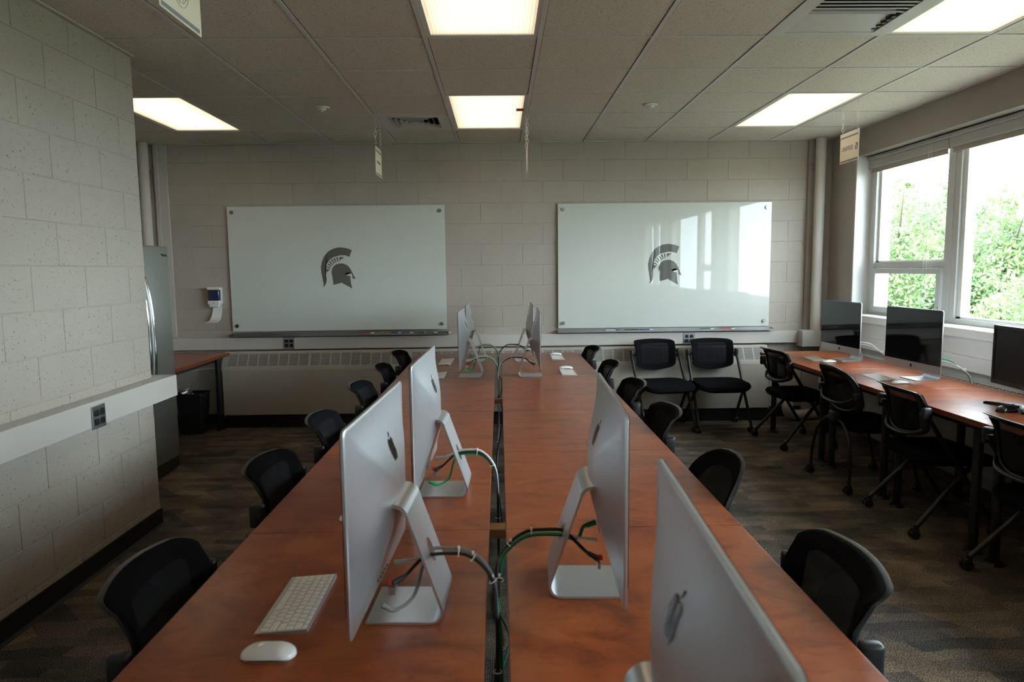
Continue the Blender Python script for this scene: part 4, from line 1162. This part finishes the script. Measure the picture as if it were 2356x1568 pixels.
# ------------------------------------------------------------------ refrigerator, bin
t = thing('refrigerator', 'tall stainless steel refrigerator behind the left block wall', 'refrigerator', (-2.145, -1.99, 0), -.30*0)
t.rotation_euler.z = 0
MB().rbox(-.74, -.06, -.455, .455, .03, 1.715, .006).obj('cabinet', 'dark steel', t)
for (a, b0, lab) in ((-.455, -.004, 1), (.004, .455, 2)):
    d = MB().rbox(-.06, .0, a, b0, .10, 1.72, .010, 3).obj('door', 'fridge steel', t)
    y = -.035 if lab == 1 else .035
    MB().tube([(-.002, y, .55), (.035, y, .62), (.060, y, .85), (.066, y, 1.05), (.060, y, 1.25), (.035, y, 1.45), (-.002, y, 1.52)], .013, n=10).obj('handle', 'chrome', d)
MB().rbox(-.055, -.005, -.45, .45, .02, .095, .004).obj('toe_grille', 'dark steel', t)
text_mesh('Maytag', .028, 'dark steel', 'logo_lettering', t, (.0012, .385, 1.655), (PI/2, 0, PI/2))
t = thing('waste_bin', 'black plastic waste bin beside the refrigerator', 'waste bin', (-2.545, -.36, 0), 0)
o1 = rrect(.26, .20, .04, 4); rg = []
for (s_, z) in ((.78, 0), (.80, .01), (1.0, .375), (1.05, .378), (1.05, .392), (1.0, .392), (.98, .38), (.78, .015)):
    rg.append([(x*s_, y*s_, z) for x, y in o1])
MB().rings(rg).obj('body', 'black plastic', t)
m = MB()
for k in range(14):
    a = random.uniform(0, 6.28); r = random.uniform(0, .05); z = .36+random.uniform(0, .075)
    p = [Vector((-.05+r*math.cos(a)+random.uniform(-.03, .03), r*math.sin(a)+random.uniform(-.03, .03), z+random.uniform(-.02, .02))) for _ in range(4)]
    m.add(p, [(0, 1, 2), (0, 3, 1)])
tag(m.obj('crumpled_wrappers', 'trash foil'), 'crumpled shiny wrappers poking out of the waste bin', 'rubbish', None, 'stuff').location = (-2.545, -.36, 0)

# ------------------------------------------------------------------ rear door (behind the viewer)
d = struct('door_1', MB().rbox(-.6, .35, -9.80, -9.76, 0, 2.1, .004), 'door wood')
MB().cyl((.27, -9.76, 1.0), (.27, -9.71, 1.0), .012, n=12).rbox(.18, .29, -9.72, -9.70, .99, 1.01, .004).obj('handle', 'brushed steel', d)

# ------------------------------------------------------------------ outside
tag(MB().box(4.0, 160, -120, 160, -6.2, -6.0).obj('lawn', 'lawn'), 'green lawn outside below the windows', 'lawn', None, 'stuff')
rng = np.random.default_rng(5)
def foliage(parent, blobs, n, size):
    """blobs: (x,y,z,r); many leaf cards gathered in clumps"""
    C_ = []; 
    vols = np.array([b[3]**2 for b in blobs]); cnts = (n*vols/vols.sum()).astype(int)
    for (x, y, z, r), c in zip(blobs, cnts):
        k = max(6, int(r*22)); d = rng.normal(size=(k, 3)); d /= np.linalg.norm(d, axis=1)[:, None]
        cl = np.array([x, y, z])+d*r*rng.uniform(.55, 1.0, (k, 1)); idx = rng.integers(0, k, c)
        C_.append(cl[idx]+rng.normal(size=(c, 3))*r*.16)
    P = np.concatenate(C_); m = len(P)
    a = rng.normal(size=(m, 3)); a /= np.linalg.norm(a, axis=1)[:, None]; b0 = np.cross(a, rng.normal(size=(m, 3))); b0 /= np.linalg.norm(b0, axis=1)[:, None]
    s_ = (size*rng.uniform(.6, 1.4, m))[:, None]
    V = np.stack([P-a*s_, P-b0*s_*.45, P+a*s_, P+b0*s_*.45], 1).reshape(-1, 3)
    me = bpy.data.meshes.new('foliage'); me.vertices.add(len(V)); me.vertices.foreach_set('co', V.ravel().astype(np.float32))
    me.loops.add(4*m); me.loops.foreach_set('vertex_index', np.arange(4*m, dtype=np.int32)); me.polygons.add(m)
    me.polygons.foreach_set('loop_start', np.arange(0, 4*m, 4, dtype=np.int32)); me.polygons.foreach_set('loop_total', np.full(m, 4, dtype=np.int32)); me.update(calc_edges=True)
    me.materials.append(MATS['foliage']); o = bpy.data.objects.new('foliage', me); COL.objects.link(o); o.parent = parent; o['kind'] = 'stuff'
def tree(x, y, ztop, r, n, label, size=.062):
    t = thing('tree', label, 'tree', (x, y, -6), 0, 'trees outside the windows')
    H = ztop+6
    mb = MB(); mb.tube([(0, 0, 0), (.1, .05, H*.35), (-.1, .1, H*.6), (0, 0, H*.80)], .2, n=8, rs=[.26, .18, .09, .01])
    for k in range(9):
        a = k*2.4; z0 = H*(.3+.06*k); mb.tube([(0, 0, z0), (r*.45*math.cos(a), r*.45*math.sin(a), z0+r*.35), (r*.8*math.cos(a), r*.8*math.sin(a), z0+r*.6)], .06, n=5, sub=3, rs=[.06, .035, .01])
    mb.obj('trunk', 'bark', t)
    bl = []
    for k in range(34):
        f = k/33; z = H*(.22+.72*f); q = (f-.42)/.60
        rr = r*math.sqrt(max(.04, 1-q*q)); a = k*2.4; m_ = .35+.45*((k*7) % 5)/4
        bl.append((rr*m_*math.cos(a), rr*m_*math.sin(a), z, max(.4, rr*.52)))
    bl.append((0, 0, H*.95, .45))
    foliage(t, bl, int(n*2.0), size)
    return t
tree(11.6, 12.6, 4.3, 3.2, 36000, 'tall leafy tree filling the narrow far window')
tree(12.6, 8.6, 1.4, 2.2, 14000, 'lower leafy tree behind the post between the windows')
tree(14.6, 12.4, 3.9, 2.6, 26000, 'leafy tree behind the left half of the wide window')
tree(17.2, 13.6, 2.1, 2.9, 22000, 'bushy tree low in the right half of the wide window')
tree(23.0, 22.0, 2.2, 3.2, 14000, 'pale distant tree in front of the outside building', .14)
tree(15.0, 6.5, -.1, 2.8, 12000, 'low green tree at the bottom of the wide window')
tree(19, -2, 1.6, 3.5, 7000, 'tree outside beside the near windows, seen only in reflections', .16)
tree(24, -14, 2.6, 4.5, 7000, 'broad tree outside behind the viewer', .2)
tree(11.5, -4.5, 4.2, 1.6, 5000, 'slim tree close outside the near windows', .1)
t = thing('campus_building', 'pale blue and white building outside, at the right edge of the wide window', 'building', (30, 18, -6))
MB().box(0, 16, -.0, 16, 0, 11.1).obj('wall', 'building trim', t)
MB().box(-.3, 16.3, -.3, 16.3, 11.1, 11.7).obj('roof', 'building panel', t)
MB().box(-.06, 0, .3, 15.7, 8.0, 9.6).box(.3, 15.7, -.06, 0, 8.0, 9.6).obj('spandrel', 'building panel', t)
wm_ = MB().box(-.05, .05, -.55, .55, 0, 1.5).mesh('window', 'building pane')
for k in range(7):
    for z in (1.0, 5.0, 8.1): 
        share('window', wm_, t, (-.03, 1.2+k*1.6, z)); share('window', wm_, t, (1.3+k*2.1, -.03, z), (0, 0, PI/2))
